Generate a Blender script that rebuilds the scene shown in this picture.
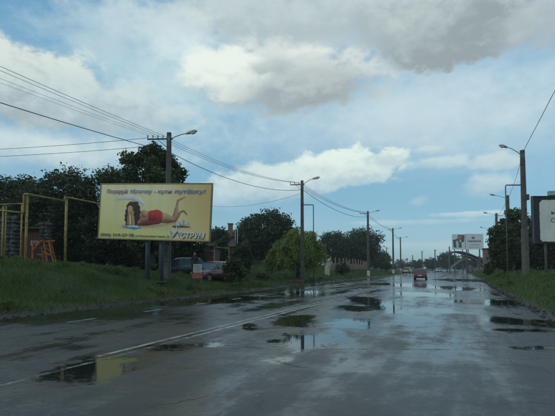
import bpy, bmesh, math, random
import numpy as np
from mathutils import Vector, Matrix, noise as mn

random.seed(7); RNG = np.random.default_rng(7)
for o in list(bpy.data.objects): bpy.data.objects.remove(o)
SC = bpy.context.scene
COL = SC.collection
R = math.radians

# ------------------------------------------------------------------ camera
W_, F_, HZ, CX, EYE, PITCH = 555.0, 460.0, 268.0, 277.5, 1.45, R(3.0)
cam = bpy.data.cameras.new('camera'); camo = bpy.data.objects.new('camera', cam); COL.objects.link(camo)
cam.sensor_width = 36; cam.lens = F_ / W_ * 36
cam.clip_start = 0.1; cam.clip_end = 6000
camo.location = (0, 0, EYE); camo.rotation_euler = (R(90) + PITCH, 0, 0)
cam.shift_y = (HZ - F_ * math.tan(PITCH) - 208.0) / W_
SC.camera = camo

# ------------------------------------------------------------------ light, sky
SUN_EL, SUN_AZ = R(24), R(-125)         # azimuth from +Y towards +X: behind the viewer on the left
SC.view_settings.view_transform = 'Standard'; SC.view_settings.look = 'None'
SC.view_settings.exposure = 0.18; SC.view_settings.gamma = 1.0
sd = bpy.data.lights.new('sun', 'SUN'); sd.energy = 0.5; sd.angle = R(18); sd.color = (1.0, .93, .82)
so = bpy.data.objects.new('sun', sd); COL.objects.link(so)
sv = Vector((math.sin(SUN_AZ) * math.cos(SUN_EL), math.cos(SUN_AZ) * math.cos(SUN_EL), math.sin(SUN_EL)))
so.rotation_euler = (-sv).to_track_quat('-Z', 'Y').to_euler()

class NT:
    """tiny helper for node trees"""
    def __init__(s, tree): s.t = tree; s.n = tree.nodes; s.l = tree.links; s.n.clear()
    def new(s, typ, **kw):
        n = s.n.new(typ)
        for k, v in kw.items(): setattr(n, k, v)
        return n
    def put(s, sock, v):
        if hasattr(v, 'is_linked') or isinstance(v, bpy.types.NodeSocket): s.l.new(v, sock)
        elif v is not None: sock.default_value = v
    def math(s, op, a, b=None, c=None, clamp=False):
        n = s.new('ShaderNodeMath', operation=op); n.use_clamp = clamp
        s.put(n.inputs[0], a)
        if b is not None: s.put(n.inputs[1], b)
        if c is not None: s.put(n.inputs[2], c)
        return n.outputs[0]
    def mix(s, f, a, b, blend='MIX'):
        n = s.new('ShaderNodeMix', data_type='RGBA', blend_type=blend)
        s.put(n.inputs[0], f); s.put(n.inputs[6], a if not isinstance(a, tuple) else (*a, 1) if len(a) == 3 else a)
        s.put(n.inputs[7], b if not isinstance(b, tuple) else (*b, 1) if len(b) == 3 else b)
        return n.outputs[2]
    def mixf(s, f, a, b):
        n = s.new('ShaderNodeMix', data_type='FLOAT'); s.put(n.inputs[0], f); s.put(n.inputs[2], a); s.put(n.inputs[3], b)
        return n.outputs[0]
    def noise(s, vec, scale, detail=4, rough=.55, dist=0):
        n = s.new('ShaderNodeTexNoise'); s.put(n.inputs['Vector'], vec)
        n.inputs['Scale'].default_value = scale; n.inputs['Detail'].default_value = detail
        n.inputs['Roughness'].default_value = rough; n.inputs['Distortion'].default_value = dist
        return n.outputs[0]
    def smooth(s, v, a, b, lo=0.0, hi=1.0):
        n = s.new('ShaderNodeMapRange', interpolation_type='SMOOTHSTEP'); s.put(n.inputs[0], v)
        for k, q in zip((1, 2, 3, 4), (a, b, lo, hi)): n.inputs[k].default_value = q
        return n.outputs[0]
    def scale(s, vec, sc):
        n = s.new('ShaderNodeMapping'); s.put(n.inputs[0], vec); n.inputs['Scale'].default_value = sc
        return n.outputs[0]

SKY_STRENGTH = 0.10; k_ = 1 / SKY_STRENGTH
world = bpy.data.worlds.new('World'); SC.world = world; world.use_nodes = True
def build_sky():
    w = NT(world.node_tree)
    out = w.new('ShaderNodeOutputWorld')
    sky = w.new('ShaderNodeTexSky', sky_type='NISHITA'); sky.sun_disc = False
    sky.sun_elevation = SUN_EL; sky.sun_rotation = SUN_AZ
    sky.air_density = 1.0; sky.dust_density = .35; sky.ozone_density = 2.2; sky.altitude = 100
    tc = w.new('ShaderNodeTexCoord'); G = tc.outputs['Generated']
    sep = w.new('ShaderNodeSeparateXYZ'); w.put(sep.inputs[0], G); X, Y, Z = sep.outputs
    az = w.math('ARCTAN2', X, Y); el = w.math('ARCSINE', Z)
    # direction space stretched a little sideways: clouds are seen edge-on
    cb = w.new('ShaderNodeCombineXYZ'); w.put(cb.inputs[0], az); w.put(cb.inputs[1], w.math('MULTIPLY', el, 1.5)); 
    V = cb.outputs[0]
    n1 = w.noise(V, 5.0, 9, .55, .25); n2 = w.noise(w.scale(V, (1, 1, 1)), 15.0, 8, .6, .3)
    n4 = w.noise(V, 42.0, 7, .62, .2)
    n3 = w.noise(w.scale(V, (.55, 2.2, 1)), 4.2, 7, .55, .1)
    nz = w.math('ADD', w.math('ADD', w.math('MULTIPLY', w.math('SUBTRACT', n1, .5), 1.5), w.math('MULTIPLY', w.math('SUBTRACT', n2, .5), 1.5)), w.math('MULTIPLY', w.math('SUBTRACT', n4, .5), .7))
    base = w.mix(1.0, sky.outputs[0], (SKYS[0], SKYS[1], SKYS[2]), 'MULTIPLY')
    rp = w.new('ShaderNodeValToRGB'); w.put(rp.inputs[0], w.math('DIVIDE', el, 1.5708, clamp=True))
    cr = rp.color_ramp; cr.interpolation = 'B_SPLINE'
    st = [(0, (.27, .44, .52)), (.06, (.22, .41, .52)), (.11, (.18, .38, .53)), (.22, (.24, .44, .57)), (.33, (.09, .29, .50)), (1, (.07, .21, .42))]
    while len(cr.elements) < len(st): cr.elements.new(.5)
    for e_, (p_, c_) in zip(cr.elements, st): e_.position = p_; e_.color = (*c_, 1)
    base = w.mix(.85, base, w.mix(1.0, rp.outputs[0], (k_, k_, k_), 'MULTIPLY'))
    # veil: thin high cloud, everywhere
    veil = w.smooth(n3, .42, .78)
    col = w.mix(w.math('MULTIPLY', veil, .30), base, (.42*k_, .56*k_, .64*k_))
    # general broken cloud that carries on round the rest of the sky
    gen = w.noise(w.scale(V, (.8, 1.5, 1)), 2.3, 9, .58, .2)
    far = w.smooth(w.math('ABSOLUTE', az), .62, .80)
    gm = w.math('MULTIPLY', w.smooth(gen, .48, .60), far)
    hi = w.smooth(el, .58, .70)
    gm2 = w.math('MULTIPLY', w.smooth(gen, .40, .56), hi)
    gm = w.math('MAXIMUM', gm, gm2)
    gcol = w.mix(w.smooth(gen, .50, .72), (.60*k_, .64*k_, .62*k_), (.30*k_, .34*k_, .37*k_))
    col = w.mix(gm, col, gcol)
    def cloud(col, px, py, wx, wy, top, bot, soft=.45, amp=1.0, dens=1.0, sk=0.0, lift=.0):
        a0 = math.atan((px - CX) / F_); e0 = math.atan((HZ - py) / F_ * math.cos(a0))
        wa, we = wx / F_ * math.cos(a0), wy / F_ * math.cos(a0)
        da = w.math('DIVIDE', w.math('SUBTRACT', az, a0), wa)
        de = w.math('DIVIDE', w.math('SUBTRACT', el, e0), we)
        if sk: de = w.math('SUBTRACT', de, w.math('MULTIPLY', da, sk))
        d = w.math('SQRT', w.math('ADD', w.math('MULTIPLY', da, da), w.math('MULTIPLY', de, de)))
        d = w.math('SUBTRACT', d, w.math('MULTIPLY', nz, amp))
        m = w.math('MULTIPLY', w.smooth(d, 1.0 + soft * .5, 1.0 - soft), dens)
        tone = w.smooth(w.math('ADD', w.math('ADD', de, w.math('MULTIPLY', nz, 1.6)), lift), -.75, .75)
        return w.mix(m, col, w.mix(tone, bot, top))
    for c in CLOUDS: col = cloud(col, *c)
    # a darker underside of the ground hemisphere keeps bounce light plausible
    bg = w.new('ShaderNodeBackground'); w.put(bg.inputs[0], col); bg.inputs[1].default_value = SKY_STRENGTH
    w.l.new(bg.outputs[0], out.inputs[0])
SKYS = (.98, 1.22, 1.22)
def cc(r, g, b, k=1.0): return (r * k_ * 1.03, g * k_ * .985, b * k_ * .955, 1)
CLOUDS = [
    # px, py, half width, half height, top colour, base colour, softness, noise, density, skew, lift
    (430, 112, 210, 52, cc(.50, .65, .72), cc(.46, .61, .69), .95, .5, .95),
    (300, 30, 170, 50, cc(.50, .63, .67), cc(.44, .56, .60), .8, .8, .85),
    (160, 70, 120, 66, cc(.46, .64, .72), cc(.42, .60, .68), .9, .8, .80),
    (105, 22, 60, 26, cc(.40, .55, .64), cc(.38, .53, .62), .9, 1.0, .6),
    (165, 20, 50, 16, cc(.52, .66, .70), cc(.46, .60, .65), .8, 1.0, .7),
    (290, 10, 130, 26, cc(.46, .57, .60), cc(.38, .48, .51), .45, .8, .9),
    (30, 82, 92, 40, cc(.60, .70, .68), cc(.32, .42, .46), .20, .7, .97, -.25, .1),
    (95, 104, 90, 30, cc(.50, .63, .66), cc(.34, .47, .53), .5, .8, .88, -.2),
    (66, 150, 140, 18, cc(.60, .72, .72), cc(.44, .59, .65), .8, .6, .8),
    (186, 52, 40, 34, cc(.62, .76, .79), cc(.52, .68, .73), .9, .8, .7),
    (284, 74, 100, 34, cc(.58, .67, .67), cc(.33, .42, .46), .30, .75, .96, -.02, .15),
    (228, 70, 54, 25, cc(.72, .82, .78), cc(.52, .62, .64), .30, .75, .95, -.1, .4),
    (306, 84, 64, 21, cc(.42, .50, .53), cc(.29, .36, .39), .45, .9, .94, .16),
    (270, 62, 26, 8, cc(.36, .46, .50), cc(.32, .41, .45), .9, 1.6, .7, .5),
    (316, 50, 36, 7, cc(.66, .75, .74), cc(.50, .60, .62), .5, .9, .85),
    (470, 12, 92, 40, cc(.40, .49, .52), cc(.27, .34, .37), .20, .70, .98, .08, -.1),
    (400, 8, 60, 28, cc(.46, .56, .59), cc(.34, .43, .46), .4, .8, .9),
    (545, 8, 50, 32, cc(.46, .56, .60), cc(.36, .45, .49), .4, .8, .9),
    (348, 168, 64, 22, cc(.68, .82, .78), cc(.40, .56, .62), .18, .75, .97, .10, .25),
    (275, 181, 74, 19, cc(.58, .72, .72), cc(.38, .54, .62), .35, .8, .92, .15, .15),
    (392, 157, 22, 10, cc(.64, .78, .75), cc(.44, .59, .65), .3, .8, .92),
    (214, 196, 50, 13, cc(.46, .62, .68), cc(.38, .54, .64), .7, .8, .7),
    (438, 162, 34, 6, cc(.50, .65, .70), cc(.38, .55, .63), .45, 1.0, .8),
    (429, 149, 14, 4, cc(.50, .65, .70), cc(.40, .56, .64), .5, 1.0, .7),
    (499, 160, 26, 8, cc(.50, .64, .68), cc(.38, .54, .62), .45, 1.0, .85),
    (488, 185, 26, 11, cc(.48, .63, .67), cc(.38, .54, .62), .5, 1.0, .8),
    (419, 201, 10, 5, cc(.42, .58, .65), cc(.36, .53, .61), .9, 1.5, .6, .3),
    (470, 214, 44, 3, cc(.48, .64, .70), cc(.38, .55, .64), .5, 1.0, .85),
    (420, 222, 66, 3, cc(.42, .58, .66), cc(.36, .53, .62), .6, 1.0, .7),
    (440, 246, 90, 5, cc(.42, .57, .64), cc(.36, .52, .60), .7, .8, .65),
]
build_sky()

# ------------------------------------------------------------------ materials
def mat(name):
    m = bpy.data.materials.new(name); m.use_nodes = True
    w = NT(m.node_tree); o = w.new('ShaderNodeOutputMaterial'); p = w.new('ShaderNodeBsdfPrincipled')
    w.l.new(p.outputs[0], o.inputs[0]); return m, w, p, o
_simple = {}
def simple(name, col, rough=.6, var=.25, scale=6.0, metal=0.0, bump=.0, bscale=30, spec=.5, dirt=None, coat=0):
    if name in _simple: return _simple[name]
    m, w, p, o = mat(name)
    tc = w.new('ShaderNodeTexCoord'); v = tc.outputs['Object']
    n = w.noise(v, scale, 5, .6)
    c = w.mix(w.smooth(n, .3, .7), tuple(x * (1 - var) for x in col), tuple(min(1, x * (1 + var)) for x in col))
    if dirt:
        c = w.mix(w.math('MULTIPLY', w.smooth(w.noise(v, dirt[1], 6, .65), .48, .7), dirt[2]), c, dirt[0])
    w.put(p.inputs['Base Color'], c); w.put(p.inputs['Roughness'], w.mixf(n, rough * .8, min(1, rough * 1.2)))
    p.inputs['Metallic'].default_value = metal; p.inputs['Specular IOR Level'].default_value = spec
    p.inputs['Coat Weight'].default_value = coat
    if bump:
        b = w.new('ShaderNodeBump'); b.inputs['Strength'].default_value = bump; b.inputs['Distance'].default_value = .02
        w.put(b.inputs['Height'], w.noise(v, bscale, 5, .6)); w.put(p.inputs['Normal'], b.outputs[0])
    _simple[name] = m; return m

def leaf_mat(name, dark, light, sc=.9):
    m, w, p, o = mat(name)
    g = w.new('ShaderNodeNewGeometry'); tc = w.new('ShaderNodeTexCoord')
    n = w.noise(tc.outputs['Object'], sc, 3, .5)
    f = w.math('ADD', w.math('MULTIPLY', n, 1.3), w.math('MULTIPLY', g.outputs['Random Per Island'], .5))
    c = w.mix(w.smooth(f, .55, 1.25), dark, light)
    w.put(p.inputs['Base Color'], c); p.inputs['Roughness'].default_value = .5; p.inputs['Specular IOR Level'].default_value = .3
    tr = w.new('ShaderNodeBsdfTranslucent'); w.put(tr.inputs[0], w.mix(.5, c, light))
    ms = w.new('ShaderNodeMixShader'); ms.inputs[0].default_value = .22
    w.l.new(p.outputs[0], ms.inputs[1]); w.l.new(tr.outputs[0], ms.inputs[2]); w.l.new(ms.outputs[0], o.inputs[0])
    return m

A_ = math.atan(.395); SA_, CA_ = math.sin(A_), math.cos(A_)
def asphalt():
    m, w, p, o = mat('wet_asphalt')
    tc = w.new('ShaderNodeTexCoord'); v = tc.outputs['Object']
    at = w.new('ShaderNodeAttribute', attribute_name='wet'); wet = at.outputs['Fac']
    pt = w.new('ShaderNodeAttribute', attribute_name='patch'); pat = pt.outputs['Fac']
    big = w.noise(v, .42, 6, .6, .4); mid = w.noise(v, 1.7, 6, .62, .2); fine = w.noise(v, 9, 6, .65)
    grit = w.noise(v, 62, 4, .75)
    sx = w.new('ShaderNodeSeparateXYZ'); w.put(sx.inputs[0], v)
    along = w.math('ADD', w.math('MULTIPLY', sx.outputs[0], SA_), w.math('MULTIPLY', sx.outputs[1], CA_)); across = w.math('SUBTRACT', w.math('MULTIPLY', sx.outputs[0], CA_), w.math('MULTIPLY', sx.outputs[1], SA_))
    cbx = w.new('ShaderNodeCombineXYZ'); w.put(cbx.inputs[0], w.math('MULTIPLY', along, .10)); w.put(cbx.inputs[1], across)
    streak = w.noise(cbx.outputs[0], 1.6, 6, .6)
    edge = w.math('ADD', w.math('ADD', w.math('MULTIPLY', w.math('SUBTRACT', mid, .5), 1.45), w.math('MULTIPLY', w.math('SUBTRACT', fine, .5), 1.25)), w.math('MULTIPLY', w.math('SUBTRACT', big, .5), .8))
    pud = w.smooth(w.math('ADD', wet, edge), .44, .76)
    soft = w.smooth(w.math('ADD', w.math('ADD', wet, edge), w.math('ADD', w.math('MULTIPLY', w.math('SUBTRACT', big, .5), .9), w.math('MULTIPLY', w.math('SUBTRACT', streak, .5), 2.4))), -.28, .62)
    c = w.mix(w.smooth(mid, .3, .7), (.015, .018, .019), (.036, .040, .041))
    c = w.mix(w.math('MULTIPLY', w.smooth(fine, .5, .75), .5), c, (.058, .066, .070))
    c = w.mix(w.math('MULTIPLY', w.smooth(grit, .52, .66), .75), c, (.125, .125, .118))
    c = w.mix(w.math('MULTIPLY', w.smooth(streak, .52, .68), .55), c, (.058, .064, .066))
    c = w.mix(w.math('MULTIPLY', w.smooth(w.noise(v, .9, 4, .7, .6), .56, .60), .45), c, (.015, .018, .020))
    # crack network
    vo = w.new('ShaderNodeTexVoronoi', feature='DISTANCE_TO_EDGE'); vo.inputs['Scale'].default_value = .8
    wv = w.new('ShaderNodeMix', data_type='VECTOR'); wv.inputs[0].default_value = .35
    nn = w.new('ShaderNodeTexNoise'); w.put(nn.inputs['Vector'], v); nn.inputs['Scale'].default_value = 1.5; nn.inputs['Detail'].default_value = 6
    w.put(wv.inputs[4], v); w.put(wv.inputs[5], nn.outputs['Color']); w.put(vo.inputs['Vector'], wv.outputs[1])
    crack = w.math('MULTIPLY', w.smooth(vo.outputs['Distance'], .016, .004), w.smooth(big, .46, .58))
    c = w.mix(w.math('MULTIPLY', crack, .55), c, (.012, .013, .014))
    c = w.mix(w.math('MULTIPLY', pat, .35), c, (.045, .050, .052))
    c = w.mix(pud, c, (.016, .019, .016))
    w.put(p.inputs['Base Color'], c)
    r = w.mixf(soft, .42, .075); r = w.math('ADD', r, w.math('MULTIPLY', w.math('SUBTRACT', fine, .5), .22))
    r = w.mixf(w.math('MULTIPLY', pat, .35), r, .25)
    r = w.mixf(pud, r, .025); w.put(p.inputs['Roughness'], r)
    p.inputs['IOR'].default_value = 1.40
    p.inputs['Specular IOR Level'].default_value = .5
    h = w.math('ADD', w.math('MULTIPLY', grit, .40), w.math('MULTIPLY', fine, .9))
    h = w.math('ADD', h, w.math('MULTIPLY', mid, 2.5))
    h = w.math('SUBTRACT', h, w.math('MULTIPLY', crack, 1.0))
    b = w.new('ShaderNodeBump'); b.inputs['Distance'].default_value = .012
    w.put(b.inputs['Strength'], w.mixf(pud, w.mixf(soft, .55, .14), .006)); w.put(b.inputs['Height'], h); w.put(p.inputs['Normal'], b.outputs[0])
    return m

def paint(name, lo, hi):
    m, w, p, o = mat(name)
    tc = w.new('ShaderNodeTexCoord'); v = tc.outputs['Object']
    n = w.noise(v, 3.0, 6, .7); n2 = w.noise(v, 24, 4, .7)
    f = w.smooth(w.math('ADD', n, w.math('MULTIPLY', w.math('SUBTRACT', n2, .5), .7)), lo, hi)
    w.put(p.inputs['Base Color'], (.34, .37, .36, 1)); w.put(p.inputs['Roughness'], w.mixf(f, .3, .42))
    b = w.new('ShaderNodeBump'); b.inputs['Distance'].default_value = .006; b.inputs['Strength'].default_value = .5
    w.put(b.inputs['Height'], n2); w.put(p.inputs['Normal'], b.outputs[0])
    tr = w.new('ShaderNodeBsdfTransparent'); ms = w.new('ShaderNodeMixShader'); w.put(ms.inputs[0], f)
    w.l.new(tr.outputs[0], ms.inputs[1]); w.l.new(p.outputs[0], ms.inputs[2]); w.l.new(ms.outputs[0], o.inputs[0])
    return m
def tar():
    m, w, p, o = mat('tar_seam'); v = w.new('ShaderNodeTexCoord').outputs['Object']
    f = w.smooth(w.math('ADD', w.noise(v, 2.2, 6, .7), w.math('MULTIPLY', w.math('SUBTRACT', w.noise(v, 22, 4, .7), .5), .8)), .42, .75)
    p.inputs['Base Color'].default_value = (.014, .016, .018, 1); p.inputs['Roughness'].default_value = .3
    tr = w.new('ShaderNodeBsdfTransparent'); ms = w.new('ShaderNodeMixShader'); w.put(ms.inputs[0], f)
    w.l.new(tr.outputs[0], ms.inputs[1]); w.l.new(p.outputs[0], ms.inputs[2]); w.l.new(ms.outputs[0], o.inputs[0])
    return m

def ground():
    m, w, p, o = mat('earth_and_turf')
    tc = w.new('ShaderNodeTexCoord'); v = tc.outputs['Object']
    at = w.new('ShaderNodeAttribute', attribute_name='mud').outputs['Fac']
    n = w.noise(v, .8, 6, .6); n2 = w.noise(v, 6, 6, .65); n3 = w.noise(v, 40, 4, .7)
    g = w.mix(w.smooth(n, .3, .7), (.028, .052, .014), (.055, .088, .024))
    g = w.mix(w.smooth(n2, .4, .7), g, (.022, .028, .013))
    d = w.mix(w.smooth(n2, .3, .7), (.018, .016, .013), (.042, .037, .031))
    f = w.smooth(w.math('ADD', at, w.math('ADD', w.math('MULTIPLY', w.math('SUBTRACT', n2, .5), .9), w.math('MULTIPLY', w.math('SUBTRACT', n, .5), .6))), .35, .6)
    w.put(p.inputs['Base Color'], w.mix(f, g, d)); w.put(p.inputs['Roughness'], w.mixf(f, .85, w.math('ADD', .30, w.math('MULTIPLY', n2, .45))) if False else w.mixf(f, .85, .5))
    p.inputs['Specular IOR Level'].default_value = .35
    b = w.new('ShaderNodeBump'); b.inputs['Distance'].default_value = .06; b.inputs['Strength'].default_value = .7
    w.put(b.inputs['Height'], w.math('ADD', n2, w.math('MULTIPLY', n3, .4))); w.put(p.inputs['Normal'], b.outputs[0])
    return m

def brickmat(name, c1, c2, mortar, sc=1.0):
    m, w, p, o = mat(name)
    tc = w.new('ShaderNodeTexCoord')
    sep = w.new('ShaderNodeSeparateXYZ'); w.put(sep.inputs[0], tc.outputs['Object'])
    cb = w.new('ShaderNodeCombineXYZ'); w.put(cb.inputs[0], w.math('ADD', sep.outputs[0], sep.outputs[1])); w.put(cb.inputs[1], sep.outputs[2])
    b = w.new('ShaderNodeTexBrick'); w.put(b.inputs['Vector'], cb.outputs[0])
    b.inputs['Color1'].default_value = (*c1, 1); b.inputs['Color2'].default_value = (*c2, 1); b.inputs['Mortar'].default_value = (*mortar, 1)
    b.inputs['Scale'].default_value = sc; b.inputs['Brick Width'].default_value = .26; b.inputs['Row Height'].default_value = .078
    b.inputs['Mortar Size'].default_value = .008
    n = w.noise(tc.outputs['Object'], 1.5, 6, .6)
    w.put(p.inputs['Base Color'], w.mix(w.math('MULTIPLY', w.smooth(n, .4, .75), .5), b.outputs[0], tuple(x * .5 for x in c1)))
    p.inputs['Roughness'].default_value = .85
    bu = w.new('ShaderNodeBump'); bu.inputs['Distance'].default_value = .01; w.put(bu.inputs['Height'], b.outputs['Fac']); bu.invert = True
    w.put(p.inputs['Normal'], bu.outputs[0])
    return m

CONC = simple('pole_concrete', (.085, .080, .068), .85, .25, 3, bump=.5, bscale=14, dirt=((.035, .035, .03), 2.2, .6))
CONCL = simple('pale_concrete', (.11, .115, .095), .85, .2, 3, bump=.5, bscale=12, dirt=((.05, .05, .04), 2.5, .6))
WHITEW = simple('whitewash', (.62, .61, .56), .8, .12, 4, dirt=((.2, .19, .16), 5, .6))
STEEL = simple('grey_steel', (.16, .17, .17), .5, .2, 8, metal=.3)
DSTEEL = simple('dark_steel', (.05, .055, .06), .55, .2, 6, metal=.2)
BSTEEL = simple('blue_grey_post_paint', (.06, .095, .12), .5, .2, 4, dirt=((.09, .06, .04), 5, .5))
WIRE = simple('cable_black', (.02, .02, .022), .6)
LAMPC = simple('lamp_housing', (.42, .43, .42), .4, .15, 8)
LENS = simple('lamp_lens', (.65, .67, .66), .15, .05, 8)
PORC = simple('insulator_glaze', (.30, .26, .22), .25)
YEL = simple('yellow_pipe_paint', (.34, .26, .07), .6, .3, 3, bump=.3, bscale=25, dirt=((.10, .055, .025), 7, .8))
BARK = simple('bark', (.05, .042, .032), .9, .3, 5, bump=.7, bscale=18)
RUBBER = simple('rubber', (.015, .015, .016), .8)
RIM = simple('wheel_rim', (.30, .31, .32), .35, .1, metal=.6)
GLASS = simple('car_glass', (.03, .045, .055), .06, .1, coat=.3)
CHROME = simple('plastic_trim', (.035, .035, .037), .45)
HEADL = simple('headlamp_glass', (.22, .24, .25), .12)
TAILL = simple('taillight_red', (.38, .02, .018), .2)
PLATE = simple('plate_white', (.6, .6, .58), .4)
STONE = simple('rough_stone', (.075, .068, .062), .9, .35, 3, bump=.8, bscale=9, dirt=((.03, .03, .025), 1.6, .6))
ORANGE = simple('orange_timber', (.36, .115, .022), .6, .25, 7, dirt=((.12, .04, .015), 4, .5))
REDWOOD = simple('red_brown_boards', (.085, .030, .020), .75, .3, 4)

# ------------------------------------------------------------------ mesh builder
class MB:
    def __init__(s, M=None): s.v = []; s.f = []; s.mi = []; s.M = M or Matrix(); s.m = 0
    def _add(s, vs, fs, M=None):
        b = len(s.v); T = s.M @ M if M is not None else s.M
        s.v += [tuple(T @ Vector(p)) for p in vs]
        s.f += [tuple(b + i for i in f) for f in fs]; s.mi += [s.m] * len(fs); return s
    def box(s, c, size, rot=None, taper=1.0, bev=0.0):
        x, y, z = (q / 2 for q in size)
        M = Matrix.Translation(c)
        if rot is not None: M = M @ (rot if isinstance(rot, Matrix) else Matrix.Rotation(rot, 4, 'Z'))
        t = taper
        if bev <= 0:
            vs = [(-x, -y, -z), (x, -y, -z), (x, y, -z), (-x, y, -z), (-x * t, -y * t, z), (x * t, -y * t, z), (x * t, y * t, z), (-x * t, y * t, z)]
            return s._add(vs, [(0, 3, 2, 1), (4, 5, 6, 7), (0, 1, 5, 4), (1, 2, 6, 5), (2, 3, 7, 6), (3, 0, 4, 7)], M)
        b = min(bev, x, y, z) * .99
        vs = []
        for (zz, k) in ((-z, 1), (-z + b, 0), (z - b, 0), (z, 1)):
            a, c_ = (x - b * k), (y - b * k); q = t if zz > 0 else 1
            for (px, py) in ((-a + b * (1 - k), -c_), (a - b * (1 - k), -c_), (a, -c_ + b * (1 - k)), (a, c_ - b * (1 - k)), (a - b * (1 - k), c_), (-a + b * (1 - k), c_), (-a, c_ - b * (1 - k)), (-a, -c_ + b * (1 - k))):
                vs.append((px * q, py * q, zz))
        fs = [tuple(range(7, -1, -1)), tuple(range(24, 32))]
        for r in range(3):
            for i in range(8): fs.append((r * 8 + i, r * 8 + (i + 1) % 8, r * 8 + 8 + (i + 1) % 8, r * 8 + 8 + i))
        return s._add(vs, fs, M)
    def tube(s, pts, rad, n=8, cap=True, sq=None):
        pts = [Vector(p) for p in pts]; rad = rad if isinstance(rad, (list, tuple)) else [rad] * len(pts)
        vs = []; fs = []; up = Vector((0, 0, 1)); prev = None
        for i, p in enumerate(pts):
            d = (pts[min(i + 1, len(pts) - 1)] - pts[max(i - 1, 0)]).normalized()
            a = prev if prev is not None else (up if abs(d.z) < .95 else Vector((1, 0, 0)))
            x = (a - d * a.dot(d)).normalized(); prev = x; y = d.cross(x)
            for k in range(n):
                t = 2 * math.pi * (k + .5) / n
                vs.append(p + (x * math.cos(t) + y * math.sin(t)) * rad[i])
        for i in range(len(pts) - 1):
            for k in range(n): fs.append((i * n + k, i * n + (k + 1) % n, (i + 1) * n + (k + 1) % n, (i + 1) * n + k))
        if cap: fs += [tuple(range(n - 1, -1, -1)), tuple(range((len(pts) - 1) * n, len(pts) * n))]
        return s._add(vs, fs)
    def lathe(s, prof, n=12, M=None):
        vs = [(r * math.cos(2 * math.pi * k / n), r * math.sin(2 * math.pi * k / n), z) for r, z in prof for k in range(n)]
        fs = [(i * n + k, i * n + (k + 1) % n, (i + 1) * n + (k + 1) % n, (i + 1) * n + k) for i in range(len(prof) - 1) for k in range(n)]
        fs += [tuple(range(n - 1, -1, -1)), tuple(range((len(prof) - 1) * n, len(prof) * n))]
        return s._add(vs, fs, M)
    def rings(s, rs, cap=True, closed=True):
        n = len(rs[0]); vs = [p for r in rs for p in r]; fs = []
        for i in range(len(rs) - 1):
            for k in range(n if closed else n - 1): fs.append((i * n + k, i * n + (k + 1) % n, (i + 1) * n + (k + 1) % n, (i + 1) * n + k))
        if cap: fs += [tuple(range(n - 1, -1, -1)), tuple(range((len(rs) - 1) * n, len(rs) * n))]
        return s._add(vs, fs)
    def prism(s, poly, y0, y1):
        """polygon in x,z extruded along y"""
        n = len(poly); vs = [(x, y0, z) for x, z in poly] + [(x, y1, z) for x, z in poly]
        fs = [tuple(range(n)), tuple(range(2 * n - 1, n - 1, -1))] + [(i, i + n, (i + 1) % n + n, (i + 1) % n) for i in range(n)]
        return s._add(vs, fs)
    def build(s, name, mats, parent=None, smooth=False, loc=None):
        me = bpy.data.meshes.new(name); me.from_pydata(s.v, [], s.f)
        mats = mats if isinstance(mats, (list, tuple)) else [mats]
        for m in mats: me.materials.append(m)
        if len(mats) > 1: me.polygons.foreach_set('material_index', s.mi)
        if smooth: me.polygons.foreach_set('use_smooth', [True] * len(me.polygons))
        me.update()
        o = bpy.data.objects.new(name, me); COL.objects.link(o)
        if parent: o.parent = parent
        if loc is not None: o.location = loc
        return o

def tag(o, label=None, cat=None, group=None, kind=None):
    if label: o['label'] = label
    if cat: o['category'] = cat
    if group: o['group'] = group
    if kind: o['kind'] = kind
    return o
def empty(name, loc=(0, 0, 0), rz=0, label=None, cat=None, group=None):
    o = bpy.data.objects.new(name, None); COL.objects.link(o); o.location = loc; o.rotation_euler = (0, 0, rz)
    o.empty_display_size = .3
    return tag(o, label, cat, group)
def share(name, me, parent, loc, rot=(0, 0, 0), scale=(1, 1, 1)):
    o = bpy.data.objects.new(name, me); COL.objects.link(o); o.parent = parent
    o.location = loc; o.rotation_euler = rot; o.scale = scale; return o
def mesh_np(name, V, F, mats, parent=None, loc=(0, 0, 0), smooth=False):
    me = bpy.data.meshes.new(name); k = F.shape[1]
    me.vertices.add(len(V)); me.vertices.foreach_set('co', np.ascontiguousarray(V, dtype=np.float32).ravel())
    me.loops.add(F.size); me.loops.foreach_set('vertex_index', np.ascontiguousarray(F, dtype=np.int32).ravel())
    me.polygons.add(len(F)); me.polygons.foreach_set('loop_start', np.arange(len(F), dtype=np.int32) * k)
    for m in (mats if isinstance(mats, (list, tuple)) else [mats]): me.materials.append(m)
    if smooth: me.polygons.foreach_set('use_smooth', np.ones(len(F), bool))
    me.update(calc_edges=True)
    o = bpy.data.objects.new(name, me); COL.objects.link(o); o.location = loc
    if parent: o.parent = parent
    return o

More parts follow.
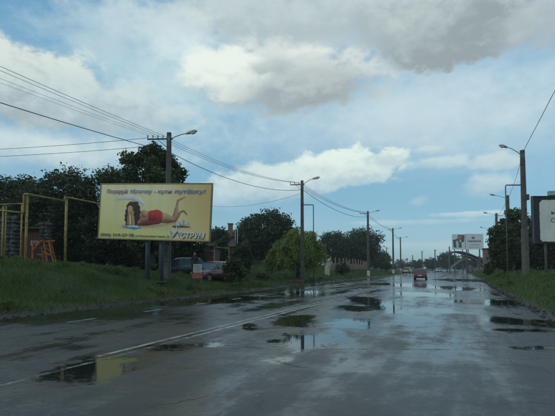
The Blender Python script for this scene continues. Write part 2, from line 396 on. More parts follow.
# ------------------------------------------------------------------ road frame and terrain
A = math.atan(.395); SA, CA = math.sin(A), math.cos(A)       # the road runs this far to the right of the view
def so2xy(s, o): return s * SA + o * CA, s * CA - o * SA
def xy2so(x, y): return x * SA + y * CA, x * CA - y * SA
def px2x(px, Y): return (px - CX) / F_ * Y
def zof(py, Y): return EYE + (HZ - py) / F_ * Y
LE, RE, DBL = -12.3, 2.35, -5.4           # left edge, right edge, double line (metres across the road)
def ss(x, a, b):
    t = np.clip((x - a) / (b - a), 0, 1); return t * t * (3 - 2 * t)
def lf(x, *kv): return np.interp(x, kv[0::2], kv[1::2])
def terrain(s, o):
    s = np.asarray(s, float); o = np.asarray(o, float)
    t = LE - o; r = o - RE
    crest = np.interp(s, [-20, 12, 20, 27, 33, 44, 52, 60, 100, 130, 200], [1.7, 1.7, 1.4, .85, .62, .5, .8, 1.15, 1.0, .8, .5])
    width = np.interp(s, [0, 26, 34, 48, 56], [5.0, 5.5, 7, 7, 5.5])
    zl = .12 * ss(t, 0, 1.0) + (crest - .12) * ss(t, .6, width) + np.interp(s, [0, 40, 55, 100, 140], [.05, .045, .10, .08, .0]) * np.clip(t - width, 0, 20)
    rh = np.interp(s, [-20, 100, 150], [1.0, .95, .4])
    zr = .1 * ss(r, 0, .5) + (rh - .1) * ss(r, .3, 2.4) + .03 * np.clip(r - 3, 0, 12)
    z = np.where(t > 0, zl, np.where(r > 0, zr, -.03))
    off = np.maximum(t, r)
    bump = .10 * np.sin(s * .9 + o * .5) * np.sin(o * 1.1 - s * .23) + .05 * np.sin(s * 2.3 + 1.3 * o) * np.cos(o * 2.1)
    return z + bump * ss(off, 1.0, 3.5) * np.where(off > 60, 0, 1)
def gz(x, y):
    s, o = xy2so(x, y); return float(terrain(s, o))

def build_ground():
    S = np.concatenate([np.arange(-60, 0, 3), np.arange(0, 70, .5), np.arange(70, 160, 1.5), np.arange(160, 400, 12), [450, 600, 900, 1500]])
    O = np.concatenate([[-900, -600, -300, -150], np.arange(-100, -36, 6), np.arange(-36, LE - .01, .4), [LE, LE + .5, -6, 0, RE - .5, RE], np.arange(RE + .25, 20, .4), np.arange(22, 80, 6), [120, 300, 600, 900]])
    gs, go = np.meshgrid(S, O, indexing='ij')
    z = terrain(gs, go); x, y = so2xy(gs, go)
    V = np.stack([x, y, z], -1).reshape(-1, 3); n, m = gs.shape
    i = np.arange(n - 1)[:, None] * m + np.arange(m - 1)[None]
    F = np.stack([i, i + 1, i + m + 1, i + m], -1).reshape(-1, 4)[:, ::-1]
    g = mesh_np('ground', V, F, ground(), smooth=True); g['kind'] = 'structure'
    t = LE - go; r = go - RE
    mudw = np.interp(gs, [10, 24, 30, 50, 60], [.1, .5, 2.2, 2.6, .8])
    mud = np.clip(1 - ss(t, mudw, mudw + 1.2), 0, 1) * (t > -1) + np.clip(1 - ss(r, .0, .5), 0, 1) * (r > -1)
    # the pale foot path that crosses the lawn
    path = np.exp(-((t - 9.0) / .7) ** 2) * ss(gs, 26, 30) * (1 - ss(gs, 58, 62))
    mud = np.clip(mud + path * .8, 0, 1)
    a = g.data.attributes.new('mud', 'FLOAT', 'POINT'); a.data.foreach_set('value', mud.ravel().astype(np.float32))
build_ground()

# wet places on the carriageway, (x, y, half length across the view, half length along the view, strength)
def P0(px, py): Y = EYE * F_ / (py - HZ); return px2x(px, Y), Y
PUD = []
for (x0, x1, y0, y1, st) in [
    (56, 134, 352, 384, 1.0), (134, 200, 343, 351, .9), (180, 232, 342.5, 347, 1.0), (-60, 130, 308, 322, .95), (120, 240, 299, 305, .9),
    (205, 262, 296, 301, .9), (273, 318, 314, 328, 1.0), (268, 345, 331, 350, 1.0), (322, 380, 318, 330, 1.0), (330, 352, 326, 348, .85),
    (340, 372, 305, 312, .9), (372, 410, 297, 322, .9), (378, 400, 300, 314, .8), (452, 522, 299.5, 304.5, 1.1), (489, 534, 317, 325, 1.2), (492, 545, 328, 331.5, 1.1), (536, 600, 318, 332, 1.0),
    (500, 600, 344, 350, 1.0), (258, 300, 354, 364, .6), (330, 380, 352, 372, .45), (300, 345, 378, 395, .5), (400, 440, 318, 332, .55), (240, 262, 322, 330, .8),
    (430, 470, 286, 290, .9), (400, 450, 292, 297, .8), (380, 430, 283, 287, .7), (280, 330, 290, 296, .5), (410, 470, 308, 313, .7), (445, 500, 279, 282, .8), (20, 90, 390, 410, .3)]:
    ya, yb = EYE * F_ / (y1 - HZ), EYE * F_ / (y0 - HZ); Yc = (ya + yb) / 2
    PUD.append((px2x((x0 + x1) / 2, EYE * F_ / ((y0 + y1) / 2 - HZ)), Yc, (x1 - x0) / 2 / F_ * Yc, (yb - ya) / 2, st))
def build_road():
    S = np.concatenate([np.arange(-40, 4, 2), np.arange(4, 60, .16), np.arange(60, 130, .8), np.arange(130, 420, 6), [600, 1000, 1500]])
    O = np.linspace(LE, RE, 94)
    gs, go = np.meshgrid(S, O, indexing='ij')
    wob = np.array([mn.fractal(Vector((a * .45, 3.1, 0)), .6, 2.1, 5) for a in S]); wob2 = np.array([mn.fractal(Vector((a * .5, 9.7, 0)), .6, 2.1, 5) for a in S])
    go = go.copy(); go[:, 0] += .28 * wob; go[:, -1] += .16 * wob2
    z = np.zeros_like(gs); z[:, 0] = -.02; z[:, -1] = -.02
    # ruts and dips
    x, y = so2xy(gs, go)
    V = np.stack([x, y, z], -1).reshape(-1, 3); n, m = gs.shape
    i = np.arange(n - 1)[:, None] * m + np.arange(m - 1)[None]
    F = np.stack([i, i + 1, i + m + 1, i + m], -1).reshape(-1, 4)[:, ::-1]
    rd = mesh_np('road', V, F, asphalt(), smooth=True); rd['kind'] = 'structure'
    wet = np.zeros_like(x)
    for (cx, cy, hx, hy, st) in PUD:
        d = np.sqrt(((x - cx) / hx) ** 2 + ((y - cy) / hy) ** 2)
        wet = np.maximum(wet, st * .95 * (1 - ss(d, .15, 1.7)))
    wet = np.maximum(wet, .30 * np.exp(-((go - (LE + 1.0)) / .9) ** 2)) + .30 * ss(y, 9, 24) + .10 * sum(np.exp(-((go - c_) / .35) ** 2) for c_ in (-4.3, -2.7, -.9, .7, -8.4, -6.8, -11.2))
    a = rd.data.attributes.new('wet', 'FLOAT', 'POINT'); a.data.foreach_set('value', wet.ravel().astype(np.float32))
    pt = (y < 8.35).astype(np.float32) * (go > DBL)
    a = rd.data.attributes.new('patch', 'FLOAT', 'POINT'); a.data.foreach_set('value', pt.ravel().astype(np.float32))
build_road()

PAINT = paint('worn_road_paint', .30, .60); PAINT3 = paint('faded_road_paint', .28, .95); PAINT2 = paint('nearly_gone_road_paint', .52, .95); TAR = tar()
def strip(name, s0, s1, o, wd, m, z=.004, step=.5, kind='structure', wob=.0, seed=0):
    n = max(2, int((s1 - s0) / step)); vs = []; fs = []
    for i in range(n + 1):
        s = s0 + (s1 - s0) * i / n; k = wob * mn.noise(Vector((s * .7, seed, 0))); q = wd * (1 + wob * 6 * mn.noise(Vector((s * 2.3, seed + 5, 0))))
        vs += [(*so2xy(s, o + k - q / 2), z), (*so2xy(s, o + k + q / 2), z)]
        if i: b = 2 * i; fs.append((b - 2, b - 1, b + 1, b))
    mb = MB(); mb._add(vs, fs); ob = mb.build(name, m); ob['kind'] = kind; return ob
strip('centre_line', 6.0, 200, DBL - .14, .11, PAINT, wob=.02, seed=3); strip('centre_line', 8.2, 200, DBL + .13, .11, PAINT, wob=.02, seed=8); strip('centre_line', -30, 8.2, DBL + .12, .09, PAINT3, wob=.02, seed=8)
strip('lane_line', 2.5, 7.6, -2.2, .10, PAINT2, wob=.03, seed=11); strip('lane_line', 14, 17, -2.2, .10, PAINT2, wob=.03, seed=12)
k = -5
while k < 26: 
    strip('lane_dash', 12.6 + k * 3.15 if k >= 0 else 12.6 + k * 3.15, 12.6 + k * 3.15 + 1.0, -9.75, .13, PAINT); k += 1
# seam where the newer surface ends and a crack along the lane
def seam(pts, wd, name='tar_seam'):
    vs = []; fs = []
    P = [Vector(p) for p in pts]; n = 0; L = []
    for a, b in zip(P[:-1], P[1:]):
        c = max(1, int((b - a).length / .15))
        L += [a.lerp(b, i / c) for i in range(c)]
    L.append(P[-1])
    for i, p in enumerate(L):
        d = (L[min(i + 1, len(L) - 1)] - L[max(i - 1, 0)]).normalized(); nn = Vector((-d.y, d.x, 0))
        w_ = wd * max(.15, 1 + 1.4 * mn.noise(p * 2.1) + .8 * mn.noise(p * 7)); j = .06 * mn.noise(p * 1.7 + Vector((5, 5, 0))) + .02 * mn.noise(p * 9)
        vs += [tuple(p + nn * (j - w_ / 2) + Vector((0, 0, .006))), tuple(p + nn * (j + w_ / 2) + Vector((0, 0, .006)))]
        if i: b = 2 * i; fs.append((b - 2, b - 1, b + 1, b))
    mb = MB(); mb._add(vs, fs); o = mb.build(name, TAR); o['kind'] = 'structure'
seam([(*P0(258, 348.5), 0), (*P0(360, 348), 0), (*P0(480, 348.6), 0), (*P0(570, 348), 0)], .06)
seam([(*P0(268, 357), 0), (*P0(300, 365.5), 0), (*P0(325, 366.5), 0), (*P0(340, 362), 0), (*P0(348, 353), 0)], .11)
seam([(*P0(180, 345.5), 0), (*P0(205, 344), 0), (*P0(236, 344.6), 0), (*P0(262, 347.5), 0)], .10)

# ------------------------------------------------------------------ vegetation
def grass_field():
    def patch(n, s0, s1, o0, o1, h, wd, name, matl, edge=None):
        s = RNG.uniform(s0, s1, n); o = RNG.uniform(o0, o1, n)
        t = np.where(o < LE, LE - o, o - RE)
        f = np.sin(s * 1.7 + np.sin(o * 2.1) * 1.3) * np.sin(o * 1.9 + s * .4) * .5 + .5
        keep = RNG.uniform(0, 1, n) < np.clip((t - np.where(o > 0, -.1, -.05) - (1.9 if o0 > LE - 60 and o1 < 0 and s0 > 25 and s1 < 60 else 0)) / 1.2, 0, 1) * (.35 + .65 * f)
        s, o, f = s[keep], o[keep], f[keep]; n = len(s)
        x, y = so2xy(s, o); z = terrain(s, o) - .02
        hh = h * RNG.uniform(.35, 1.25, n) * (.5 + .7 * f); ww = wd * RNG.uniform(.6, 1.3, n)
        a = RNG.uniform(0, 2 * math.pi, n); la = RNG.uniform(0, 2 * math.pi, n); ln = hh * RNG.uniform(.1, .8, n)
        V = np.empty((n, 3, 3)); dx, dy = np.cos(a) * ww, np.sin(a) * ww
        V[:, 0] = np.stack([x - dx, y - dy, z], -1); V[:, 1] = np.stack([x + dx, y + dy, z], -1)
        V[:, 2] = np.stack([x + np.cos(la) * ln, y + np.sin(la) * ln, z + hh], -1)
        g = mesh_np(name, V.reshape(-1, 3), np.arange(n * 3).reshape(-1, 3), matl)
        return g
    gm = leaf_mat('grass_blades', (.042, .080, .018), (.120, .175, .038), .6)
    tag(patch(190000, 4, 33, -24, LE, .22, .011, 'grass', gm), 'long wet grass on the bank left of the road under the billboard', 'grass', kind='stuff')
    tag(patch(110000, 33, 110, -34, LE, .28, .03, 'grass', gm), 'grass on the verge and lawn beyond the billboard', 'grass', kind='stuff')
    tag(patch(60000, 60, 150, RE, 22, .34, .04, 'grass', gm), 'grass on the right verge beyond the dark trees', 'grass', kind='stuff')
    tag(patch(150000, 8, 60, RE, 14, .24, .013, 'grass', gm), 'grass on the bank along the right edge of the road', 'grass', kind='stuff')
grass_field()

def crown_mesh(clumps, n, leaf, flat=.6, seed=1, shell=.55):
    """clumps: list of (centre, radius). Leaves are small folded quads scattered towards each clump's surface."""
    g = np.random.default_rng(seed); C = np.array([c for c, r in clumps]); Rr = np.array([r for c, r in clumps])
    wgt = Rr ** 2; wgt = wgt / wgt.sum(); k = g.choice(len(clumps), n, p=wgt)
    d = g.normal(size=(n, 3)); d /= np.linalg.norm(d, axis=1)[:, None]
    # lumpy radius so that twigs poke out and gaps open
    lump = 1 + .30 * np.sin(d[:, 0] * 5 + k * 1.7) * np.sin(d[:, 1] * 6 + k) + .22 * np.sin(d[:, 2] * 9 + k * 2.3)
    rad = g.uniform(0, 1, n) ** .45 * lump
    p = C[k] + d * (Rr[k] * rad)[:, None] * np.array([1, 1, .82])
    a = g.normal(size=(n, 3)); a[:, 2] *= flat; a /= np.linalg.norm(a, axis=1)[:, None]
    b = np.cross(a, g.normal(size=(n, 3))); b /= np.linalg.norm(b, axis=1)[:, None]
    L = leaf * g.uniform(.55, 1.3, n)[:, None]
    V = np.stack([p - a * L * .5, p + b * L * .30, p + a * L * .5 - np.array([0, 0, 1]) * L * .15, p - b * L * .30], 1)
    return V.reshape(-1, 3), np.arange(n * 4).reshape(-1, 4)

LEAF_D = leaf_mat('leaves_dark', (.014, .030, .012), (.075, .115, .036), 1.0)
LEAF_M = leaf_mat('leaves_mid', (.020, .042, .014), (.088, .135, .040))
LEAF_W = leaf_mat('leaves_willow', (.10, .155, .032), (.24, .32, .06), 1.4)
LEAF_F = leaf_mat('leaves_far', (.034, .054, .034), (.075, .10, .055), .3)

def tree(x, y, top, width, label, low=.12, n=16000, leaf=.22, m=None, seed=1, name='tree', group=None, nclump=18, depth=None, cat='tree', lean=0, trunk=True, zbase=None, cs=1.0, fill=.5):
    z0 = gz(x, y) - .05 if zbase is None else zbase; H = top - z0; w2 = width / 2; rnd = random.Random(seed)
    d2 = (depth or width) / 2
    root = empty(name, (x, y, z0), rnd.uniform(0, .01), label, cat, group)
    cl = []; c0 = H * low; hh = (H - c0) / 2; zc = c0 + hh
    for i in range(nclump):
        # golden-angle spread through an ellipsoid: most near its surface
        ph = i * 2.39996 + rnd.uniform(-.4, .4); u = 1 - 2 * (i + .5) / nclump; q = math.sqrt(max(0, 1 - u * u)); rr = rnd.uniform(.52, .80)
        cr = rnd.uniform(.24, .40) * min(w2, hh) * cs
        c = (math.cos(ph) * q * rr * w2 + lean * u, math.sin(ph) * q * rr * d2, zc + u * (hh - cr * .8) * rnd.uniform(.82, 1.02))
        cl.append((c, cr))
    for i in range(3): cl.append(((rnd.uniform(-.3, .3) * w2, rnd.uniform(-.3, .3) * d2, zc + rnd.uniform(-.35, .35) * hh), fill * min(w2, hh)))
    V, F = crown_mesh(cl, n, leaf, seed=seed)
    mesh_np('crown', V, F, m or LEAF_D, root)
    if trunk:
        mb = MB(); tr = max(.09, H * .022); fork = max(H * .22, c0 * .9)
        bend = rnd.uniform(-.25, .25)
        mb.tube([(0, 0, 0), (bend * .3, 0, fork * .5), (bend, .1, fork), (bend * .6, 0, zc), (0, 0, zc + hh * .6)], [tr * 1.35, tr, tr * .85, tr * .5, tr * .12], 8)
        for c, r in cl[:14]:
            s0 = Vector((bend, .05, fork * rnd.uniform(.85, 1.5))); e = Vector(c); mid = s0.lerp(e, .5) + Vector((0, 0, -.08 * H * rnd.random()))
            mb.tube([s0, mid, e], [tr * .42, tr * .25, tr * .06], 5)
        mb.build('trunk', BARK, root, smooth=True)
    return root

def T(px, Y, topy, wpx, label, **kw):
    return tree(px2x(px, Y), Y, zof(topy, Y), wpx / F_ * Y, label, **kw)
g_ = 'dark trees behind the yard on the left'
T(-38, 38, 172, 92, 'dark leafy tree at the far left edge behind the stone pillar', seed=3, n=15000, leaf=.26, low=.04)
T(18, 37, 168, 92, 'dark tree behind the grey stone pillar and yellow pipe', seed=4, n=24000, leaf=.22, low=.04, nclump=24)
T(62, 36, 163, 84, 'dark tree rising over the second yellow pipe post', seed=5, n=24000, leaf=.22, low=.04, nclump=24)
T(110, 36, 158, 74, 'dark tree behind the left end of the billboard', seed=6, n=22000, leaf=.22, low=.04, nclump=24)
T(152, 33, 136, 88, 'tallest dark tree standing behind the billboard and the lamp pole', seed=31, n=26000, leaf=.25, low=.10, nclump=70, m=LEAF_M, cs=.60, fill=.32)
T(190, 42, 182, 52, 'low dark tree behind the right end of the billboard', seed=8, n=15000, leaf=.24, low=.02)
T(216, 62, 224, 44, 'small dark tree beside the house with the brick chimney', seed=9, n=9000, leaf=.3, low=.02)
T(268, 68, 208, 72, 'broad round dark tree on the lawn behind the willow', seed=10, n=26000, leaf=.34, low=.03, nclump=26, cs=1.1)
T(246, 66, 221, 40, 'smaller dark tree between the chimney house and the broad round tree', seed=11, n=13000, leaf=.3, low=.02)
T(334, 104, 228, 44, 'dark tree behind the concrete fence, just right of the willow', seed=12, n=12000, leaf=.42, low=.04, nclump=22, cs=1.1)
T(362, 108, 224, 46, 'dark tree behind the concrete fence beside the third lamp pole', seed=13, n=13000, leaf=.42, low=.04, nclump=22, cs=1.1)
T(382, 150, 250, 22, 'small dark tree at the right end of the fence', seed=14, n=5000, leaf=.5, low=.02)
# right hand side
T(505, 46, 220, 32, 'dense dark tree overhanging the right verge past the lamp pole', seed=21, n=24000, leaf=.2, low=.01, nclump=26, cs=1.15)
T(516, 49, 204, 34, 'taller dark tree just left of the right lamp pole', seed=22, n=20000, leaf=.2, low=.02, nclump=24, m=LEAF_M)
T(543, 46, 214, 46, 'dark tree behind the black framed billboard, between it and the lamp pole', seed=23, n=26000, leaf=.2, low=.03, nclump=24)
T(577, 50, 205, 50, 'dark tree behind the right side of the black framed billboard', seed=24, n=22000, leaf=.22, low=.03)
T(495, 66, 240, 10, 'small loose tree beyond the dense verge tree', seed=25, n=6000, leaf=.22, low=.03)
# far ones
far = [(447, 205, 251, 24), (432, 235, 258, 18), (418, 260, 259, 16), (405, 250, 263, 16), (462, 230, 256, 20), (477, 215, 255, 18), (492, 190, 250, 18), (392, 240, 264, 14)]
fl = ['far rounded tree left of the arched gateway', 'far tree left of the rounded tree by the gateway', 'far tree over the red car', 'low far tree over the yellow car',
      'far tree seen through the gateway on its left side', 'far tree seen through the gateway on its right side', 'far tree right of the arched gateway', 'low far tree between the fourth and fifth lamp poles']
for i, ((px, Y, ty, wp), l) in enumerate(zip(far, fl)):
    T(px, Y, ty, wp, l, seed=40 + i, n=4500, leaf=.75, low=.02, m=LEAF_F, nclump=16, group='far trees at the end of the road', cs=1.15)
# bushes
for (px, Y, ty, wp, l, sd_) in [(234, 31, 256, 24, 'dark round bush beside the parked red car', 50), (222, 36, 264, 16, 'small bush behind the parked red car', 51),
        (262, 41, 273, 16, 'low bush at the edge of the gravel shoulder left of the willow', 52), (156, 31, 263, 22, 'low bush between the billboard posts', 53), (181, 40, 262, 24, 'bush against the brick garage', 54),
        (488, 60, 262, 10, 'small verge bush beyond the dense dark tree', 55), (342, 62, 262, 20, 'bush on the slope beside the grey utility cabinet', 56), (386, 110, 262, 16, 'bush beyond the concrete fence', 57)]:
    T(px, Y, ty, wp, l, seed=sd_, n=5000, leaf=.16, low=.0, name='bush', cat='bush', trunk=False, m=LEAF_M, nclump=12, cs=1.2)

for k, (px, Y, ty, wp) in enumerate([(-30, 42, 236, 60), (12, 44, 232, 60), (52, 43, 235, 56), (84, 41, 238, 50), (112, 42, 234, 50), (138, 41, 240, 44), (168, 46, 240, 50), (196, 52, 244, 40), (258, 80, 250, 60), (282, 76, 252, 40)]):
    T(px, Y, ty, wp, ['dark shrub behind the grey stone pillar at the left edge', 'dark shrub behind the plank shed', 'dark shrub between the two tall yellow pipe posts', 'dark shrub right of the second yellow pipe post', 'dark shrub under the left end of the billboard',
        'dark shrub seen left of the billboard posts', 'dark shrub behind the near lamp pole foot', 'dark shrub behind the brick garage', 'dark shrub under the broad round tree', 'dark shrub behind the left side of the willow'][k], seed=80 + k, n=9000, leaf=.26, low=.0, name='shrub', cat='shrub', trunk=False, nclump=16, cs=1.35)
for k, (px, Y, ty, wp, l) in enumerate([(530, 58, 240, 34, 'dark shrub behind the near right lamp pole'), (556, 56, 238, 44, 'dark shrub under the black framed billboard'), (590, 54, 236, 44, 'dark shrub beyond the right edge of the framed billboard'),
        (350, 122, 250, 50, 'dark shrub behind the middle of the concrete fence'), (375, 128, 254, 40, 'dark shrub behind the right end of the concrete fence')]):
    T(px, Y, ty, wp, l, seed=95 + k, n=9000, leaf=.3, low=.0, name='shrub', cat='shrub', trunk=False, nclump=16, cs=1.35)

T(222, 54, 236, 20, 'dark low tree in front of the chimney house', seed=120, n=11000, leaf=.2, low=.02, nclump=16, cs=1.1)
T(243, 50, 240, 24, 'dark low tree in front of the grey yard wall', seed=121, n=12000, leaf=.2, low=.0, nclump=16, cs=1.15)
T(548, 62, 224, 60, 'dark tree well behind the black framed billboard', seed=122, n=20000, leaf=.26, low=.0, nclump=26, cs=1.2)
T(586, 60, 222, 50, 'dark tree at the far right edge well behind the framed billboard', seed=123, n=16000, leaf=.26, low=.0, nclump=22, cs=1.2)
def far_wood():
    g = np.random.default_rng(5); cl = []
    for i in range(260):
        s = g.uniform(330, 520); o = g.uniform(-420, 300); r = g.uniform(3.5, 7)
        if i % 3 == 0: s = g.uniform(60, 330); o = g.uniform(-190, -95)
        if i % 5 == 1: s = g.uniform(60, 330); o = g.uniform(60, 140)
        x, y = so2xy(s, o); cl.append(((x, y, 3 + g.uniform(0, 4.5)), r))
    V, F = crown_mesh(cl, 80000, 1.5, seed=77)
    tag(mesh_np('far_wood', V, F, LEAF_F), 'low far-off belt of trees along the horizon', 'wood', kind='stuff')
far_wood()

def willow():
    Y = 46; px = 297; x = px2x(px, Y); z0 = gz(x, Y) - .05; H = zof(225, Y) - z0
    root = empty('willow_tree', (x, Y, z0), 0, 'bright yellow-green weeping willow behind the second lamp pole', 'tree')
    g = np.random.default_rng(12); P = []; D = []; Ls = []
    # boughs: each carries bunches of hanging twigs, with gaps between the bunches
    boughs = [(.25, 0, 1.0, .9), (-.7, .5, .88, .95), (-1.45, .1, .70, .95), (-2.1, -.2, .50, .70), (.95, .3, .92, .8), (1.5, .1, .76, .75), (.3, -1.0, .80, .9), (-.7, -.9, .66, .9), (1.9, -.3, .58, .6), (-.2, 1.0, .86, .9), (.9, -.8, .62, .8), (-1.5, -.9, .46, .8)]
    mb = MB(); mb.tube([(0, 0, 0), (.12, 0, .9), (-.05, .05, 1.7), (.1, 0, H * .8)], [.24, .19, .15, .03], 8)
    for (bx, by, bh, br) in boughs:
        mb.tube([(.05, 0, 1.2), (bx * .55, by * .55, H * bh * .72), (bx, by, H * bh * .97)], [.09, .05, .012], 5)
        for j in range(9):
            a = g.uniform(0, 2 * math.pi); rr = br * g.uniform(.25, 1.0); cx, cy = bx + math.cos(a) * rr, by + math.sin(a) * rr * .9
            zt = H * bh * (1 - .16 * (rr / br) ** 2) * g.uniform(.9, 1.02); ln0 = g.uniform(.22, .72) * zt; hue = g.uniform()
            for i in range(int(11 + g.integers(8))):
                tx, ty = cx + g.normal() * .20, cy + g.normal() * .20; ln = ln0 * g.uniform(.6, 1.15); n = int(8 + ln * 8); sw = g.normal(size=2) * .12
                for k in range(n):
                    t = k / n; q = min(1, t * 2.0)
                    P.append((tx + math.cos(a) * .35 * q + sw[0] * t, ty + math.sin(a) * .35 * q + sw[1] * t, max(.15, zt - ln * t ** 1.3 + .12 * math.sin(q * 3.1))))
                    D.append((math.cos(a) * .5 * (1 - t) + g.normal() * .6, math.sin(a) * .5 * (1 - t) + g.normal() * .6, -.75 + g.normal() * .4)); Ls.append(g.uniform(.16, .34))
    P = np.array(P) + g.normal(size=(len(P), 3)) * .035; D = np.array(D); D /= np.linalg.norm(D, axis=1)[:, None]
    b = np.cross(D, g.normal(size=D.shape)); b /= np.linalg.norm(b, axis=1)[:, None]; L = np.array(Ls)[:, None]
    V = np.stack([P, P + D * L * .5 + b * L * .13, P + D * L, P + D * L * .5 - b * L * .13], 1).reshape(-1, 3)
    mesh_np('crown', V, np.arange(len(V)).reshape(-1, 4), LEAF_W, root)
    mb.build('trunk', BARK, root, smooth=True)
willow()

def gravel():
    """loose stones and clods washed along both edges of the asphalt"""
    g = np.random.default_rng(9); n = 2600
    s = g.uniform(4, 62, n) ** 1.0; side = g.uniform(0, 1, n) < .62
    off = np.abs(g.normal(size=n)) * np.where(side, np.interp(s, [0, 24, 32, 55, 60], [.5, .6, 1.3, 1.4, .6]), .22) - .15
    o = np.where(side, LE - off, RE + off); r = (.010 + .045 * g.uniform(0, 1, n) ** 3) * (1 + s / 60)
    x, y = so2xy(s, o); z = np.maximum(terrain(s, o), 0) + r * .2
    base = np.array([(1, 0, 0), (0, 1, 0), (-1, 0, 0), (0, -1, 0), (0, 0, .7), (0, 0, -.5)], float); fc = np.array([(0, 1, 4), (1, 2, 4), (2, 3, 4), (3, 0, 4), (1, 0, 5), (2, 1, 5), (3, 2, 5), (0, 3, 5)])
    a = g.uniform(0, 6.28, n); ca, sa = np.cos(a)[:, None], np.sin(a)[:, None]
    j = base[None] * (1 + g.uniform(-.35, .35, (n, 6, 3)))
    V = np.stack([j[..., 0] * ca - j[..., 1] * sa, j[..., 0] * sa + j[..., 1] * ca, j[..., 2]], -1) * r[:, None, None] + np.stack([x, y, z], -1)[:, None]
    F = (fc[None] + (np.arange(n) * 6)[:, None, None]).reshape(-1, 3)
    tag(mesh_np('gravel', V.reshape(-1, 3), F, simple('gravel_stone', (.035, .033, .029), .7, .4, 2)), 'loose stones and clods scattered along the edges of the road', 'gravel', kind='stuff')
gravel()
def weeds():
    """bushy weeds with broad leaves in uneven clumps on the banks"""
    g = np.random.default_rng(19); P = []
    C = []
    for i in range(190):
        if i % 3: s = g.uniform(8, 60); o = LE - g.uniform(.4, 9) 
        else: s = g.uniform(10, 60); o = RE + g.uniform(.3, 6)
        x, y = so2xy(s, o); r = g.uniform(.08, .30); C.append(((x, y, float(terrain(s, o)) + r * .7), r))
    V, F = crown_mesh(C, 26000, .085, flat=.9, seed=23)
    tag(mesh_np('weeds', V, F, leaf_mat('weed_leaves', (.030, .060, .014), (.12, .16, .045), 1.2)), 'low broad-leaved weeds in uneven clumps on both banks', 'weeds', kind='stuff')
weeds()

# ------------------------------------------------------------------ lamp poles
POLES = {}
def pole(key, x, y, top, label, r0=.17, r1=.11, lamp=+1, lampu=None, cross=None, white=0.0, stub=None, group='street lamp poles', arm=1.6, insul=4, z0=None, rise=.45, mt=None):
    """lamp: arm direction as an xy vector; cross: (direction, length) of the insulator arm"""
    zb = gz(x, y) - .05 if z0 is None else z0; H = top - zb
    root = empty('lamp_pole' if lampu else 'utility_pole', (x, y, zb), 0, label, 'lamp pole' if lampu else 'utility pole', group)
    mb = MB(); rs = []
    for i in range(9):
        t = i / 8; r = r0 + (r1 - r0) * t; c = r * .35; k = .012 * mn.noise(Vector((x, y, i)))
        rs.append([(px + k, py, H * t) for px, py in ((-r, -r + c), (-r + c, -r), (r - c, -r), (r, -r + c), (r, r - c), (r - c, r), (-r + c, r), (-r, r - c))])
    mb.rings(rs); mb.build('shaft', mt or CONC, root)
    if white:
        mb = MB(); r = r0 + .004; c = r * .35
        mb.rings([[(px, py, z) for px, py in ((-r, -r + c), (-r + c, -r), (r - c, -r), (r, -r + c), (r, r - c), (r - c, r), (-r + c, r), (-r, r - c))] for z in (.02, white)]); mb.build('white_band', WHITEW, root)
    if stub:
        MB().box((.0, -r0 - .11, stub / 2), (.26, .20, stub), bev=.03).build('stub_post', CONCL, root)
        for zz in (stub * .55, stub * .9):
            m2 = MB(); m2.tube([(-.2, -r0 - .23, zz), (.2, -r0 - .23, zz), (.22, r0 + .02, zz), (-.22, r0 + .02, zz), (-.2, -r0 - .23, zz)], .012, 6); m2.build('clamp', DSTEEL, root)
    if cross:
        (dx, dy), ln = cross[:2]; zc = H - .35; d = Vector((dx, dy, 0)).normalized(); e = d * ln
        mb = MB(); mb.tube([-d * .22 + Vector((0, 0, zc)), e + Vector((0, 0, zc - .05))], .045, 6)
        mb.tube([Vector((0, 0, zc - .5)) + d * r1, e * .55 + Vector((0, 0, zc - .04))], .018, 5)
        mb.build('crossarm', DSTEEL, root)
        for i in range(insul):
            p = d * (ln * (.28 + .70 * i / max(1, insul - 1))) + Vector((0, 0, zc))
            MB().lathe([(.012, -.02), (.012, .07), (.05, .08), (.03, .12), (.045, .15), (.02, .20), (.005, .21)], 8, Matrix.Translation(p)).build('insulator', PORC, root, smooth=True)
    if lampu:
        d = Vector((lampu[0], lampu[1], 0)).normalized(); zs = H - .38
        mb = MB(); mb.tube([d * r1 * .5 + Vector((0, 0, zs)), d * arm * .35 + Vector((0, 0, zs + rise * .45)), d * arm * .75 + Vector((0, 0, zs + rise * .9)), d * arm + Vector((0, 0, zs + rise))], .024, 6)
        mb.tube([Vector((0, 0, zs - .14)), Vector((0, 0, zs + .14))], r1 + .02, 8); mb.build('lamp_arm', STEEL, root)
        c = d * (arm + .28) + Vector((0, 0, zs + rise + .07)); q = d.to_track_quat('X', 'Z').to_matrix().to_4x4()
        M = Matrix.Translation(c) @ q @ Matrix.Rotation(R(-14), 4, 'Y')
        rs = []
        for (t, wy, h1, h0) in ((-.34, .05, .04, -.03), (-.22, .08, .07, -.05), (-.02, .13, .09, -.06), (.18, .14, .085, -.06), (.30, .10, .05, -.05), (.36, .03, .0, -.03)):
            rs.append([(t, -wy, 0), (t, -wy * .7, h1), (t, 0, h1 * 1.25), (t, wy * .7, h1), (t, wy, 0), (t, wy * .7, h0), (t, -wy * .7, h0)])
        hd = MB(M); hd.rings(rs); ho = hd.build('lamp_head', LAMPC, root, smooth=True)
        l2 = MB(M); l2.rings([[(t, -w_, -.055), (t, -w_ * .6, -.055 - hh), (t, w_ * .6, -.055 - hh), (t, w_, -.055)] for t, w_, hh in ((-.1, .05, .01), (.0, .10, .06), (.16, .11, .07), (.28, .06, .015))])
        l2.build('lamp_glass', LENS, ho, smooth=True)
    POLES[key] = (x, y, top); return root
RT = (CA, -SA)            # across the road, to the right
lx = (1, .0)
def PO(px, Y): return px2x(px, Y), Y
CR = (-1, -.05)
